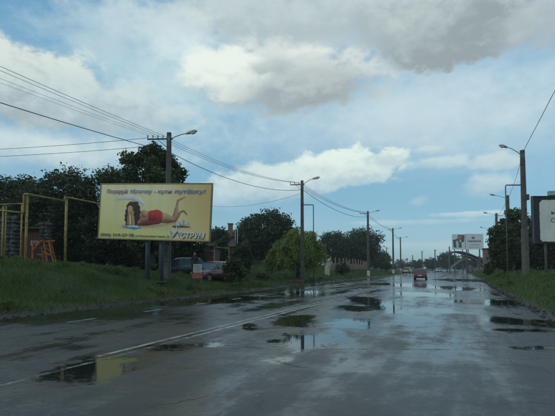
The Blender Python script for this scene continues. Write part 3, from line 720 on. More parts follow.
pole('a', *PO(167.6, 26.5), zof(131, 26.5), 'near lamp pole rising behind the yellow billboard, with a grey lamp to its right', r0=.19, r1=.12, lampu=(1, -.1), cross=(CR, 1.25), stub=2.0, arm=1.05, rise=.30, insul=4)
pole('b', *PO(302.3, 41.9), zof(180, 41.9), 'second lamp pole on the left side, standing in front of the willow', r0=.19, r1=.12, lampu=(1, -.2), cross=(CR, 1.1), arm=1.0, rise=.5, insul=3)
pole('c', *PO(368.3, 72.2), zof(211, 72.2), 'third lamp pole on the left side, white base, at the end of the concrete fence', r0=.2, r1=.13, lampu=(1, -.2), cross=(CR, 1.3), white=.95, arm=1.2, rise=.35, insul=3)
pole('d', *PO(393.2, 99.5), zof(228, 99.5), 'fourth lamp pole on the left side, with a white base', r0=.2, r1=.13, lampu=(1, -.2), cross=(CR, 1.2), white=1.0, arm=1.3, rise=.3, insul=3)
pole('e', *PO(400.6, 131), zof(237, 131), 'fifth lamp pole on the left side, small, with a white base', r0=.2, r1=.13, lampu=(1, -.2), cross=(CR, 1.2), white=.9, arm=1.4, rise=.3, insul=2)
pole('f', *PO(386.6, 140), zof(247, 140), 'thin far pole between the third and fourth lamp poles', r0=.16, r1=.1, group='far thin poles', insul=2, cross=((1, 0), .8))
far_p = [(412.5, 190, 255, 'far thin pole left of the red car'), (422, 200, 251, 'far pole just right of the red car'), (435, 170, 249.5, 'far pole over the small white car'),
         (449.5, 150, 246.5, 'far pole at the left end of the arched gateway'), (466.8, 128, 249.5, 'far pole in front of the middle of the arched gateway'), (479.7, 145, 249, 'short dark pole at the right end of the arched gateway')]
for px, Y, ty, l in far_p:
    pole(l, *PO(px, Y), zof(ty, Y), l, r0=.2, r1=.14, group='far thin poles', cross=((1, 0), .9) if px > 420 and px < 440 else None, insul=2, z0=0 if px < 470 else None)
pole('r1', *PO(525.3, 33.8), zof(149, 33.8), 'nearest lamp pole on the right, thick grey concrete shaft beside the black framed billboard', r0=.19, r1=.14, lampu=(-1, -.15), arm=1.25, rise=.55)
pole('r2', *PO(509.2, 54), zof(195, 54), 'second lamp pole on the right, its top showing above the dark trees', r0=.2, r1=.14, lampu=(-1, -.1), arm=1.6, rise=.35)
pole('r3', *PO(497.3, 72), zof(213, 72), 'third lamp pole on the right, small, above the tree edge', r0=.2, r1=.14, lampu=(-1, -.1), arm=1.5, rise=.35, cross=((1, 0), 1.0), insul=2)
pole('r4', *PO(490.2, 95), zof(227.5, 95), 'fourth lamp pole on the right, beside the white advertising boards', r0=.2, r1=.14, lampu=(-1, -.1), arm=1.5, rise=.35, cross=((1, 0), 1.3), insul=2)
# fittings on the near right pole
def pole_box():
    x, y, t = POLES['r1']
    r = next(o for o in bpy.data.objects if o.get('label', '').startswith('nearest lamp pole on the right'))
    zb = r.location.z
    z = zof(197, 33.8) - zb
    MB().box((.24, -.05, z), (.2, .26, .42), bev=.02).build('junction_box', DSTEEL, r)
    for zz in (zof(160, 33.8) - zb, zof(163, 33.8) - zb, zof(209, 33.8) - zb, zof(232, 33.8) - zb):
        k = .14 + .05 * (1 - zz / (t - zb)); MB().lathe([(k * 1.28, -.03), (k * 1.28, .03)], 8, Matrix.Translation((0, 0, zz)) @ Matrix.Rotation(R(22.5), 4, 'Z')).build('band', DSTEEL, r)
    # lower part sleeved in paler concrete
    rr = .215; MB().rings([[(a * rr, b * rr, zz) for a, b in ((-1, -.6), (-.6, -1), (.6, -1), (1, -.6), (1, .6), (.6, 1), (-.6, 1), (-1, .6))] for zz in (0, zof(229, 33.8) - zb)]).build('sleeve', CONCL, r)
pole_box()
# brick footing by the second left pole
def footing():
    x, y = PO(295, 41.2); z = gz(x, y)
    root = empty('brick_footing', (x, y, z - .02), -.2, 'low broken brick footing at the foot of the second lamp pole', 'footing')
    base = MB().box((0, 0, .07), (1.5, .5, .16), bev=.02).build('mortar_core', simple('mortar', (.16, .13, .11), .9), root)
    BR = simple('footing_brick', (.20, .085, .055), .85, .3, 9)
    me = None
    for row in range(2):
        for i in range(6):
            if row == 1 and i in (2, 5): continue
            if me is None:
                o = MB().box((0, 0, 0), (.235, .56, .10), bev=.012).build('brick', BR, root); me = o.data
                o.location = (-.62 + i * .25, 0, .10 + row * .11)
            else: share('brick', me, root, (-.62 + i * .25 + row * .1, random.uniform(-.02, .02), .10 + row * .11), (0, 0, random.uniform(-.05, .05)))
footing()

# ------------------------------------------------------------------ cables
def cable(p, q, sag, label, r=.014, n=22, group=None):
    p, q = Vector(p), Vector(q); c = (p + q) / 2
    pts = []
    for i in range(n + 1):
        t = i / n; v = p.lerp(q, t) - c; v.z -= 4 * sag * t * (1 - t); pts.append(v)
    o = MB().tube(pts, r, 5).build('overhead_cable', WIRE, None, True, loc=c)
    return tag(o, label, 'cable', group)
def pt(k, dx=0, dz=0, dy=0): x, y, t = POLES[k]; return (x + dx, y + dy, t + dz)
p0x, p0y = so2xy(-12, -15.2)
for i, (dx, nm) in enumerate([(-.35, 'innermost'), (-.65, 'second'), (-.95, 'third'), (-1.22, 'outermost')]):
    cable(pt('a', dx, -.16), (p0x + dx * .9, p0y, (9.75, 9.65, 9.0, 8.75)[i]), .45, f'{nm} of the four cables rising left from the crossarm of the near lamp pole', r=(.009, .008, .005, .005)[i])
    if i < 3:
        cable(pt('a', dx, -.16), pt('b', dx * .85, -.16), .55, f'{nm} of the three cables from the near lamp pole crossarm to the second lamp pole', r=.009)
        cable(pt('b', dx * .85, -.16), pt('c', dx, -.16), .55, f'{nm} of the three cables from the second lamp pole to the third')
        if i < 2:
            cable(pt('c', dx, -.16), pt('d', dx, -.16), .5, f'{nm} of the two cables from the third lamp pole to the fourth', r=.018)
            cable(pt('d', dx, -.16), pt('e', dx, -.16), .5, f'{nm} of the two cables from the fourth lamp pole to the fifth', r=.02)
cable(pt('a', .05, -1.15), (p0x, p0y, 7.4), .55, 'thick low cable sloping down from the upper left to the near lamp pole', r=.016)
cable(pt('a', .05, -1.15), pt('b', -.1, -.85), .75, 'thick low cable sagging from the near lamp pole to the second lamp pole', r=.017)
cable(pt('b', .05, -.85), pt('c', -.1, -.9), .8, 'thick low cable sagging from the second lamp pole to the third', r=.022)
cable(pt('a', -1.2, -.3), (-40, 33, 10.2), .6, 'upper thin cable running level to the left from the near lamp pole', r=.012)
cable(pt('a', -.6, -.75), (-42, 32, 9.4), .6, 'lower thin cable running level to the left above the dark trees', r=.012)
cable(pt('b', -.1, -1.2), (px2x(205, 60), 60, zof(205, 60)), .6, 'faint service cable from the second lamp pole to the house roof', r=.013)
cable(pt('r1', .05, -.1), (6.5, 2.8, 11.6), .1, 'single cable rising steeply to the upper right from the near right lamp pole', r=.017)
cable(pt('r1', -.12, -.75), pt('r2', 0, -.3), .35, 'slanting cable from the near right lamp pole down to the second right pole', r=.014)
cable(pt('r2', 0, -.3), pt('r3', 0, -.4), .4, 'cable from the second right pole to the third right pole', r=.016)
cable(pt('r3', 0, -.4), pt('r4', 0, -.4), .5, 'cable from the third right pole to the fourth right pole', r=.018)

# tall bent pipes by the poles
def bent(px, Y, pxa, py, label):
    x = px2x(px, Y); zb = gz(x, Y) - .1; z = zof(py, Y); xa = px2x(pxa, Y) - x
    o = MB().tube([(0, 0, 0), (0, 0, z - zb - .12), (xa * .03, 0, z - zb - .03), (xa * .08, 0, z - zb), (xa, 0, z - zb)], .045, 8).build('bent_pipe_post', STEEL, None, True, loc=(x, Y, zb))
    tag(o, label, 'pipe post')
bent(313.6, 42.3, 303, 204.5, 'thin grey bent pipe post reaching over to the second left lamp pole')
bent(507.3, 34.0, 523, 184.5, 'thin grey bent pipe post reaching over to the near right lamp pole')

# ------------------------------------------------------------------ text and flat print
def text_mesh(name, txt, size, m, parent, M, offset=0.0, shear=0.0, space=1.0, width=None, align='LEFT'):
    cu = bpy.data.curves.new(name, 'FONT'); cu.body = txt; cu.size = size; cu.offset = offset; cu.shear = shear; cu.space_character = space
    cu.align_x = align; cu.resolution_u = 3; cu.extrude = .0015
    ob = bpy.data.objects.new('tmp', cu); COL.objects.link(ob)
    bpy.context.view_layer.update(); dg = bpy.context.evaluated_depsgraph_get()
    me = bpy.data.meshes.new_from_object(ob.evaluated_get(dg)); bpy.data.objects.remove(ob)
    xs = [v.co.x for v in me.vertices]
    if width and xs:
        k = width / (max(xs) - min(xs))
        me.transform(Matrix.Diagonal((k, 1, 1, 1)))
    me.transform(M @ Matrix.Rotation(R(90), 4, 'X'))
    me.materials.clear(); me.materials.append(m); me.name = name
    o = bpy.data.objects.new(name, me); COL.objects.link(o); o.parent = parent; return o

# ------------------------------------------------------------------ the yellow billboard
def billboard():
    xl, yl, xr, yr = -9.64, 24.8, -3.37, 23.3
    W = math.hypot(xr - xl, yr - yl) - .10; ang = math.atan2(yr - yl, xr - xl)
    mx, my = (xl + xr) / 2, (yl + yr) / 2; zb = gz(mx, my)
    root = empty('billboard', (mx, my, zb), ang, 'large yellow billboard with a woman lying in a red dress, on two blue-grey posts', 'billboard')
    H = 2.90; zc = 4.40 - zb; roll = R(2.3)
    M = Matrix.Translation((0, 0, zc)) @ Matrix.Rotation(roll, 4, 'Y')
    BG, w, p, o = mat('print_yellow')
    tc = w.new('ShaderNodeTexCoord'); n = w.noise(tc.outputs['Object'], .55, 4, .5); n2 = w.noise(w.scale(tc.outputs['Object'], (1, 1, 3)), 3, 4, .5)
    c = w.mix(w.smooth(n, .35, .65), (.74, .68, .33), (.70, .68, .36)); c = w.mix(w.math('MULTIPLY', w.smooth(n2, .45, .7), .35), c, (.80, .72, .44))
    sp = w.new('ShaderNodeSeparateXYZ'); w.put(sp.inputs[0], tc.outputs['Object'])
    c = w.mix(w.math('MULTIPLY', w.smooth(w.math('ADD', sp.outputs[0], n), .2, 3.2), .75), c, (.64, .49, .20))
    c = w.mix(w.math('MULTIPLY', w.smooth(sp.outputs[2], 3.1, 1.9), .45), c, (.60, .55, .20))
    c = w.mix(w.math('MULTIPLY', w.smooth(w.noise(w.scale(tc.outputs['Object'], (3, 3, .5)), 1.1, 5, .7), .5, .75), .22), c, (.45, .42, .28))
    w.put(p.inputs['Base Color'], c); p.inputs['Roughness'].default_value = .55
    p.inputs['Specular IOR Level'].default_value = .3
    MB(M).box((0, 0, 0), (W, .05, H)).build('printed_panel', BG, root)
    # backing box and frame
    MB(M).box((0, .15, 0), (W - .02, .24, H - .02)).build('backing_box', simple('board_back', (.05, .055, .06), .7), root)
    FR = simple('board_frame', (.20, .17, .05), .5, .2, 5)
    for nm, c, sz in (('frame_rail', (0, .01, H / 2 + .03), (W + .13, .12, .06)), ('frame_rail', (0, .01, -H / 2 - .03), (W + .13, .12, .06)),
                      ('frame_stile', (-W / 2 - .032, .01, 0), (.06, .12, H - .002)), ('frame_stile', (W / 2 + .032, .01, 0), (.06, .12, H - .002))):
        MB(M).box(c, sz, bev=.01).build(nm, FR, root)
    # posts and braces
    for px in (145.2, 160.4):
        x = (px - 154.8) / F_ * 24.2; y = .34
        po = MB().tube([(x, y, -.15), (x, y, zc + .9)], .125, 14).build('post', BSTEEL, root, True)
        MB().box((x, y, .03), (.5, .5, .05), bev=.01).build('base_plate', DSTEEL, po)
    for x in (-2.2, -.7, .8, 2.3): MB(M).box((x, .30, 0), (.07, .06, H - .1)).build('back_rib', DSTEEL, root)
    # two small clips hanging under the board's right end
    for dx in (.0, .12):
        MB(M).box((W / 2 - .5 + dx, -.03, -H / 2 - .11), (.05, .02, .04), bev=.004).build('clip', LAMPC, root)
    # print: measured on a 478 x 246 grid over the face
    def q(u, v): return ((u - 239) / 478 * W, -(v - 123) / 246 * H)
    lay = [0.0262]
    def poly(name, pts, col, rough=.55, nsm=0):
        lay[0] += .0011
        P = [q(*a) for a in pts]
        if nsm:
            for _ in range(nsm):
                Q = []
                for i in range(len(P)):
                    a, b = P[i], P[(i + 1) % len(P)]
                    Q += [(a[0] * .75 + b[0] * .25, a[1] * .75 + b[1] * .25), (a[0] * .25 + b[0] * .75, a[1] * .25 + b[1] * .75)]
                P = Q
        bm = bmesh.new(); vs = [bm.verts.new((x, -lay[0], z)) for x, z in P]; f = bm.faces.new(vs)
        bmesh.ops.triangulate(bm, faces=[f]); me = bpy.data.meshes.new(name); bm.to_mesh(me); bm.free(); me.transform(M)
        me.materials.append(simple('print_' + name + '%d' % int(lay[0] * 10000), col, rough, .12, 4)); ob = bpy.data.objects.new(name, me); COL.objects.link(ob); ob.parent = root; return ob
    
    # the printed sheet: an airbrushed beach advert held as colours on a fine flat mesh
    nu, nv = 380, 196
    U, Vv = np.meshgrid(np.linspace(0, 478, nu), np.linspace(0, 246, nv))
    def fr(k, sx_, sy_):      # smooth pseudo-random field
        g = np.random.default_rng(k); f = np.zeros_like(U)
        for i in range(14):
            a_, b_, c_ = g.uniform(-1, 1) / sx_, g.uniform(-1, 1) / sy_, g.uniform(0, 6.28); f += np.sin(U * a_ + Vv * b_ + c_)
        return f / 5
    def L(c): return np.array(c)[None, None]
    def mixc(A_2, B_2, f): return A_2 * (1 - f[..., None]) + B_2 * f[..., None]
    img = np.ones(U.shape + (3,)) * L((.70, .68, .34))
    img = mixc(img, L((.82, .76, .50)), np.clip(ss(Vv, 110, 0) * .7 + .15 * fr(1, 60, 40), 0, 1))
    img = mixc(img, L((.60, .62, .22)), np.clip(ss(Vv, 120, 215) * .7 * (1 - ss(U, 260, 400)) + .12 * fr(2, 50, 30), 0, 1))
    img = mixc(img, L((.58, .43, .17)), np.clip(ss(U, 250, 478) * .75 + .2 * fr(3, 80, 50), 0, 1))
    img = mixc(img, L((.62, .50, .27)), np.clip(ss(np.abs(Vv - 192 - 4 * fr(4, 30, 30)), 20, 4) * ss(U, 70, 110) * (1 - ss(U, 400, 440)), 0, 1) * .8)
    def chain(pts):
        h = np.full(U.shape, -1.0); e = np.full(U.shape, 99.0)
        for (u0, v0, r0), (u1, v1, r1) in zip(pts[:-1], pts[1:]):
            dx, dy = u1 - u0, v1 - v0; t = np.clip(((U - u0) * dx + (Vv - v0) * dy) / (dx * dx + dy * dy), 0, 1)
            d = np.hypot(U - u0 - t * dx, Vv - v0 - t * dy); r = r0 + (r1 - r0) * (t * t * (3 - 2 * t))
            h = np.maximum(h, np.sqrt(np.maximum(r * r - d * d, 0))); e = np.minimum(e, d - r)
        return h, e
    def draw(h, e, col, lit=(.35, -.75, .55), amb=.38, k=1.0, var=.06, seed=5, edge=1.0):
        nonlocal img
        gy, gx = np.gradient(h, 246 / nv, 478 / nu); n = 1 / np.sqrt(gx * gx + gy * gy + 1); l_ = np.array(lit); l_ = l_ / np.linalg.norm(l_)
        sh = np.clip((-gx * l_[0] - gy * l_[1] + l_[2]) * n, 0, 1); tone = amb + (1.25 - amb) * sh + var * fr(seed, 9, 9)
        c = np.clip(L(col) * tone[..., None] if not isinstance(col, np.ndarray) else col * tone[..., None], 0, 1)
        img = mixc(img, c, np.clip(.5 - e / edge, 0, 1) * k)
    SKC = (.50, .29, .175)
    # soft contact shadow on the sand
    _, e = chain([(112, 192, 8), (250, 184, 9), (330, 172, 7), (392, 184, 3)]); img = mixc(img, L((.25, .19, .09)), np.clip(.5 - e / 9, 0, 1) * .55)
    # straw hat behind the head
    h, e = chain([(72, 69, 5), (104, 61, 10), (140, 60, 12), (172, 70, 12), (194, 89, 7)]); draw(h * .5, e, (.66, .68, .66), amb=.6, seed=11)
    # legs
    h, e = chain([(258, 152, 20), (300, 160, 14), (332, 160, 9), (345, 140, 7), (354, 124, 4.5), (368, 117, 4.5), (382, 134, 3)]); draw(h, e, (.33, .18, .10), seed=6)
    h, e = chain([(256, 146, 27), (292, 149, 19), (324, 156, 11), (333, 142, 10.5), (337, 116, 8.5), (340, 86, 5), (343, 71, 5.5), (356, 64, 4.5), (372, 57, 2.6)]); draw(h, e, SKC, seed=7)
    # bare back, then the red dress over waist and hips
    h, e = chain([(184, 148, 27), (216, 147, 23), (250, 147, 29)]); draw(h, e, SKC, seed=8)
    h, e = chain([(234, 145, 28), (252, 145, 31.5), (262, 148, 26)])
    e = np.maximum(e, -(U - 214 - (Vv - 120) * .10)); e = np.maximum(e, U - 279 + np.abs(Vv - 140) * .10)
    fold = np.sin(U * .42 + Vv * .13 + 2 * fr(9, 14, 20)) * 2.2
    draw(h + fold, e, (.50, .035, .045), amb=.25, seed=9)
    h, e = chain([(146, 187, 3), (176, 182, 6), (214, 176, 10), (262, 170, 8)]); draw(h, e, (.20, .02, .025), amb=.3, seed=10)
    # shoulder and upper arm
    h, e = chain([(198, 134, 19), (184, 136, 13), (176, 160, 9), (166, 182, 7)]); draw(h, e, SKC, seed=12)
    # hair
    h, e = chain([(140, 96, 20), (156, 98, 20), (166, 116, 16), (168, 146, 14), (162, 172, 12), (156, 184, 7)])
    e = e + 2.2 * np.sin(Vv * .24 + U * .1); draw(h + 2.0 * np.sin(U * .9 + Vv * .15), e, (.040, .024, .022), amb=.25, seed=13, edge=3)
    h, e = chain([(124, 104, 5), (121, 130, 7), (122, 156, 9), (128, 182, 8)]); e = e + 1.6 * np.sin(Vv * .3); draw(h + 1.6 * np.sin(U * 1.1 + Vv * .1), e, (.035, .022, .02), amb=.25, seed=14, edge=3)
    # face
    h, e = chain([(137, 104, 13), (137, 118, 11.5), (134, 127, 7)]); draw(h * .9, e, (.56, .34, .22), lit=(-.3, -.5, .8), amb=.5, var=.04, seed=15)
    def spot(u, v, ru, rv, col, k=1.0, soft=.5):
        nonlocal img
        d = np.hypot((U - u) / ru, (Vv - v) / rv); img = mixc(img, np.ones_like(img) * L(col), np.clip((1 - d) / soft, 0, 1) * k)
    h, e = chain([(122, 100, 4), (130, 91, 6), (144, 91, 7), (153, 101, 5), (156, 116, 4)]); draw(h, e, (.035, .022, .02), amb=.3, seed=16, edge=2)
    for eu in (130, 142): spot(eu, 107, 4.2, 1.7, (.03, .02, .02), .9); spot(eu, 103, 5, 1.0, (.06, .03, .02), .7)
    spot(134.5, 114, 2.0, 4.5, (.36, .19, .11), .5); spot(132.5, 116.5, 2.4, 1.2, (.22, .10, .06), .6); spot(134, 122.5, 4.6, 2.0, (.42, .06, .06), .9)
    spot(146, 116, 4, 8, (.34, .17, .09), .35, .9)
    # forearms and hands propping the chin
    h, e = chain([(130, 184, 7), (129, 158, 6.5), (130, 140, 5), (131, 132, 4.5)]); draw(h, e, (.38, .21, .12), seed=17)
    h, e = chain([(152, 186, 8.5), (150, 162, 7.5), (146, 142, 5.5), (143, 132, 5.5), (146, 122, 4)]); draw(h, e, SKC, seed=18)
    for k_2 in range(4):
        h, e = chain([(141 + k_2 * 2.6, 134, 1.8), (145 + k_2 * 2.4, 122 + k_2, 1.5)]); draw(h, e, (.52, .31, .19), seed=19)
    # blue towel and open book
    h, e = chain([(108, 192, 3), (130, 194, 8), (160, 196, 9), (186, 194, 5)]); draw(h + 1.5 * np.sin(U * .35 + Vv * .5), e + 1.5 * fr(21, 8, 6), (.12, .38, .50), amb=.5, seed=20, edge=2)
    h, e = chain([(132, 192, 3), (152, 190, 3.5), (174, 193, 3)]); draw(h, e, (.50, .66, .70), amb=.6, seed=22)
    # shells and foam by the feet
    g9 = np.random.default_rng(8)
    for i in range(60):
        spot(g9.uniform(232, 400), g9.uniform(178, 200), g9.uniform(2, 6), g9.uniform(1, 2.4), (.62, .58, .50), g9.uniform(.2, .6), .8)
    # paper sheets: faint joins, washed-out streaks and dirt at the foot
    for k_2 in range(1, 6): img *= (1 - .10 * np.exp(-((U - 478 * k_2 / 6) / .9) ** 2))[..., None]
    img *= (1 - .06 * np.exp(-((Vv - 124) / .9) ** 2))[..., None]
    img *= (1 - np.clip(.07 * fr(30, 5, 60), 0, .15))[..., None]; img *= (1 - .16 * ss(Vv, 232, 246) * (1 + .5 * fr(31, 8, 8)))[..., None]
    img = np.clip(img, 0, 1)
    GX = (U - 239) / 478 * (W - .004); GZ = -(Vv - 123) / 246 * (H - .004)
    PV = np.stack([GX, np.full_like(GX, -.0270), GZ, np.ones_like(GX)], -1).reshape(-1, 4) @ np.array(M).T
    ii = np.arange(nv - 1)[:, None] * nu + np.arange(nu - 1)[None]; PF = np.stack([ii, ii + nu, ii + nu + 1, ii + 1], -1).reshape(-1, 4)
    pm, pw, pp_, po_ = mat('printed_picture'); pa = pw.new('ShaderNodeAttribute', attribute_name='ink'); pw.put(pp_.inputs['Base Color'], pa.outputs['Color']); pp_.inputs['Roughness'].default_value = .5; pp_.inputs['Specular IOR Level'].default_value = .3
    ps = mesh_np('printed_sheet', PV[:, :3], PF, pm, root)
    ca = ps.data.attributes.new('ink', 'FLOAT_COLOR', 'POINT'); ca.data.foreach_set('color', np.concatenate([img, np.ones(img.shape[:2] + (1,))], -1).astype(np.float32).ravel())
    lay[0] = .0290
    # lettering
    PUR = simple('print_purple', (.20, .09, .24), .5); BLU = simple('print_blue', (.02, .16, .42), .5); BLK = simple('print_black', (.03, .03, .03), .5)
    WH = simple('print_white', (.68, .68, .62), .5); GRYP = simple('print_grey', (.34, .34, .30), .5)
    def txt(t, u, v, size, m, wpx, off=.003, sh=0.0):
        x, z = q(u, v); lay2 = -.0262 - .0011 * 44
        h = text_mesh('lettering_edge', t, size, WH, root, M @ Matrix.Translation((x, lay2, z)), off + .007, sh, width=wpx / 478 * W * 1.01)
        return text_mesh('lettering', t, size, m, root, M @ Matrix.Translation((x + .003, lay2 - .004, z)), off, sh, width=wpx / 478 * W)
    txt('Порадуй', 26, 40, .27, PUR, 92, sh=.15)
    txt('тёлочку', 130, 40, .27, BLU, 96, sh=.15)
    txt('- купи', 238, 40, .27, PUR, 74, sh=.15)
    txt('путёвку!', 324, 40, .28, BLU, 128, sh=.15)
    def plain(t, u, v, size, m, wpx, off=.01):
        x, z = q(u, v); return text_mesh('lettering', t, size, m, root, M @ Matrix.Translation((x, -.0262 - .0011 * 44, z)), off, 0, width=wpx / 478 * W)
    plain('(056) 319-27-78', 8, 237, .21, BLK, 150, .004); plain('ул.Краснознаменная, 34', 166, 236, .13, BLK, 148, .002)
    # star emblem and name
    def star(u, v, r1, r2, n, col, rot=0):
        pts = [(u + (r1 if i % 2 == 0 else r2) * math.sin(rot + math.pi * i / n), v - (r1 if i % 2 == 0 else r2) * math.cos(rot + math.pi * i / n)) for i in range(2 * n)]
        return poly('printed_star', pts, col)
    poly('printed_wave', [(318, 184), (350, 180), (394, 186), (404, 191), (360, 192), (330, 194)], (.07, .07, .07), nsm=1)
    for i, (u, v) in enumerate([(346, 176), (362, 168), (380, 172)]): star(u, v, 14, 4, 7, (.62, .64, .66), .2 * i)
    star(340, 214, 30, 9, 5, (.60, .61, .60), .1)
    poly('printed_stroke', [(344, 208), (352, 214), (334, 236), (322, 241), (332, 224)], (.12, .11, .10))
    x, z = q(358, 237); L = -.0262 - .0011 * 46
    text_mesh('lettering_edge', 'СТРУМ', .40, BLK, root, M @ Matrix.Translation((x + .02, L, z - .015)), .014, .25, width=100 / 478 * W)
    text_mesh('lettering', 'СТРУМ', .40, WH, root, M @ Matrix.Translation((x, L - .004, z)), .008, .25, width=100 / 478 * W)
billboard()

# ------------------------------------------------------------------ the black framed board on the right
def right_board():
    Y = 28.5; x0 = px2x(533.6, Y); W = 4.2; top, bot = zof(195.6, Y), zof(243.2, Y); H = top - bot
    cx = x0 + W / 2; zb = gz(cx, Y)
    root = empty('framed_billboard', (cx, Y, zb), 0, 'black framed billboard with a torn pale sheet, cut off by the right edge', 'billboard')
    zc = (top + bot) / 2 - zb
    BK = simple('black_frame', (.018, .017, .022), .5, .3, 4)
    MB().box((0, .08, zc), (W, .14, H)).build('board', BK, root)
    MB().box((-W / 2 + .03, -.02, zc), (.06, .06, H)).build('frame_stile', simple('frame_edge', (.09, .085, .10), .4), root)
    MB().box((0, -.02, zc + H / 2 - .03), (W - .12, .06, .06)).build('frame_rail', BK, root)
    MB().box((0, -.02, zc - H / 2 + .03), (W - .12, .06, .06)).build('frame_rail', BK, root)
    l, r, t, b = -W / 2 + .44, W / 2 - .3, H / 2 - .24, -H / 2 + .10
    pts = []
    def edge(a, c, n):
        for i in range(n):
            k = i / n; p = (a[0] + (c[0] - a[0]) * k, a[1] + (c[1] - a[1]) * k)
            j = .035 * mn.noise(Vector((p[0] * 3, p[1] * 3, 7))) + .02 * mn.noise(Vector((p[0] * 11, p[1] * 11, 2)))
            pts.append((p[0] + j, zc + p[1] + j))
    edge((l + .2, t), (r, t), 30); edge((r, t), (r, b), 16); edge((r, b), (l + .12, b), 30); edge((l + .12, b), (l + .02, b + .15), 5); edge((l + .02, b + .15), (l, t - .22), 20); edge((l, t - .22), (l + .2, t), 6)
    MB().prism(pts, -.010, .009).build('pale_sheet', simple('pale_sheet', (.62, .63, .58), .6, .08, 1.5, dirt=((.50, .50, .46), 1.2, .4)), root)
    DK = simple('print_dark', (.06, .06, .06), .5)
    text_mesh('lettering', 'на', .34, DK, root, Matrix.Translation((-.95, -.013, zc + .34)), .004)
    text_mesh('lettering', 'Сдаётся', .36, DK, root, Matrix.Translation((-.98, -.013, zc - .18)), .004)
    for x in (-1.2, 1.2):
        MB().tube([(x, .25, -.1), (x, .25, zc + H / 2 - .2)], .08, 10).build('post', simple('board_post', (.12, .12, .12), .6), root, True)
    lb = MB().box((-W / 2 + 1.35, .05, zc + H / 2 + .17), (.62, .22, .30), bev=.03).build('floodlight_box', simple('pale_green_box', (.28, .36, .31), .5), root)
right_board()

# ------------------------------------------------------------------ yellow gas pipes
def pipe_thing(name, label, runs, posts, r=.055):
    P0_ = Vector(runs[0][0]); root = empty(name, (P0_.x, P0_.y, gz(P0_.x, P0_.y)), 0, label, 'gas pipe'); o = root.location
    for run in runs:
        MB().tube([Vector(p) - o for p in run], r, 10).build('pipe', YEL, root, True)
    for (x, y, zt, rr) in posts:
        z = gz(x, y) - .15
        po = MB().tube([Vector((x, y, z)) - o, Vector((x, y, zt)) - o], rr, 10).build('post', YEL, root, True)
        MB().box(Vector((x, y, zt - .02)) - o, (.16, .16, .05)).build('saddle', YEL, po)
def W3(px, py, Y): return (px2x(px, Y), Y, zof(py, Y))
pipe_thing('gas_pipe', 'raised yellow gas pipe on posts stepping up and down left of the yellow billboard',
    [[W3(-60, 205, 24.5), W3(0, 210.3, 25.3), W3(21.8, 212.7, 25.9), W3(22.1, 211.5, 25.9), W3(22.1, 194.6, 25.9), W3(22.8, 193.5, 25.9), W3(28, 194, 26), W3(63, 200.6, 28), W3(63.3, 200.2, 28), W3(63.3, 197.6, 28), W3(64, 197, 28), W3(70, 197.8, 28.2), W3(104, 204.5, 31), W3(150, 214, 36)]],
    [(*PO(25.6, 26.05)[:2], zof(194.2, 26.05), .075), (*PO(65.2, 28.1)[:2], zof(197.6, 28.1), .08)])
pipe_thing('gas_pipe', 'thin yellow pipe rack of two rails at the far left over the stone pillar',
    [[W3(-40, 205.5, 25.6), W3(0, 204.2, 26), W3(20.5, 203.2, 26.4)]], [(*PO(1.8, 26.1)[:2], zof(204, 26.1), .05), (*PO(4.6, 26.3)[:2], zof(203.8, 26.3), .035), (*PO(20.6, 26.4)[:2], zof(203.2, 26.4), .045)], r=.035)
pipe_thing('gas_pipe', 'short low yellow pipe frame right of the billboard in front of the house',
    [[W3(214, 247.4, 38), W3(229, 248.2, 38)]], [(*PO(214.2, 38)[:2], zof(247.4, 38), .04), (*PO(228.8, 38)[:2], zof(248.2, 38), .04)], r=.04)

# ------------------------------------------------------------------ the yard at the far left
def stone_variants(k=5):
    out = []
    for i in range(k):
        bm = bmesh.new(); bmesh.ops.create_icosphere(bm, subdivisions=1, radius=.5)
        for v in bm.verts:
            v.co *= 1 + .35 * mn.noise(v.co * 2.1 + Vector((i * 7, 0, 0))); v.co.x = max(-.42, min(.42, v.co.x * 1.1)); v.co.z = max(-.38, min(.38, v.co.z)); v.co.y = max(-.4, min(.4, v.co.y))
        me = bpy.data.meshes.new('stone'); bm.to_mesh(me); bm.free(); me.materials.append(STONE); out.append(me)
    return out
STV = stone_variants()
def stone_pile(px, Y, wid, dep, z1, z0, label, sz=.36, name='stone_pillar', top_rag=.5):
    x = px2x(px, Y); zb = gz(x, Y) if z0 is None else z0
    root = empty(name, (x, Y, zb - .05), 0, label, 'stone pillar')
    H = z1 - zb; nz = int(H / (sz * .72)) + 1; nx = max(1, round(wid / sz)); ny = max(1, round(dep / sz))
    MB().box((0, 0, H * .44), (wid * .72, dep * .6, H * .86)).build('core', STONE, root)
    rr = random.Random(px)
    for k in range(nz):
        for i in range(nx):
            for j in range(ny):
                if 0 < i < nx - 1 and 0 < j < ny - 1: continue
                if k == nz - 1 and rr.random() < top_rag: continue
                share('stone', rr.choice(STV), root, ((i - (nx - 1) / 2) * wid / nx + rr.uniform(-.05, .05), (j - (ny - 1) / 2) * dep / ny + rr.uniform(-.05, .05), (k + .4) * H / nz),
                      (rr.uniform(-.3, .3), rr.uniform(-.3, .3), rr.uniform(0, 6)), (sz * 1.2 * rr.uniform(.9, 1.25), sz * 1.2 * rr.uniform(.9, 1.2), sz * rr.uniform(.9, 1.2)))
stone_pile(6, 29.3, 1.55, .9, zof(215, 29.3), None, 'grey rough stone pillar with a ragged top at the left edge')
stone_pile(45, 30.2, .62, .55, zof(221.5, 30.2), None, 'narrow grey stone pillar rising behind the orange timber frame', sz=.33)
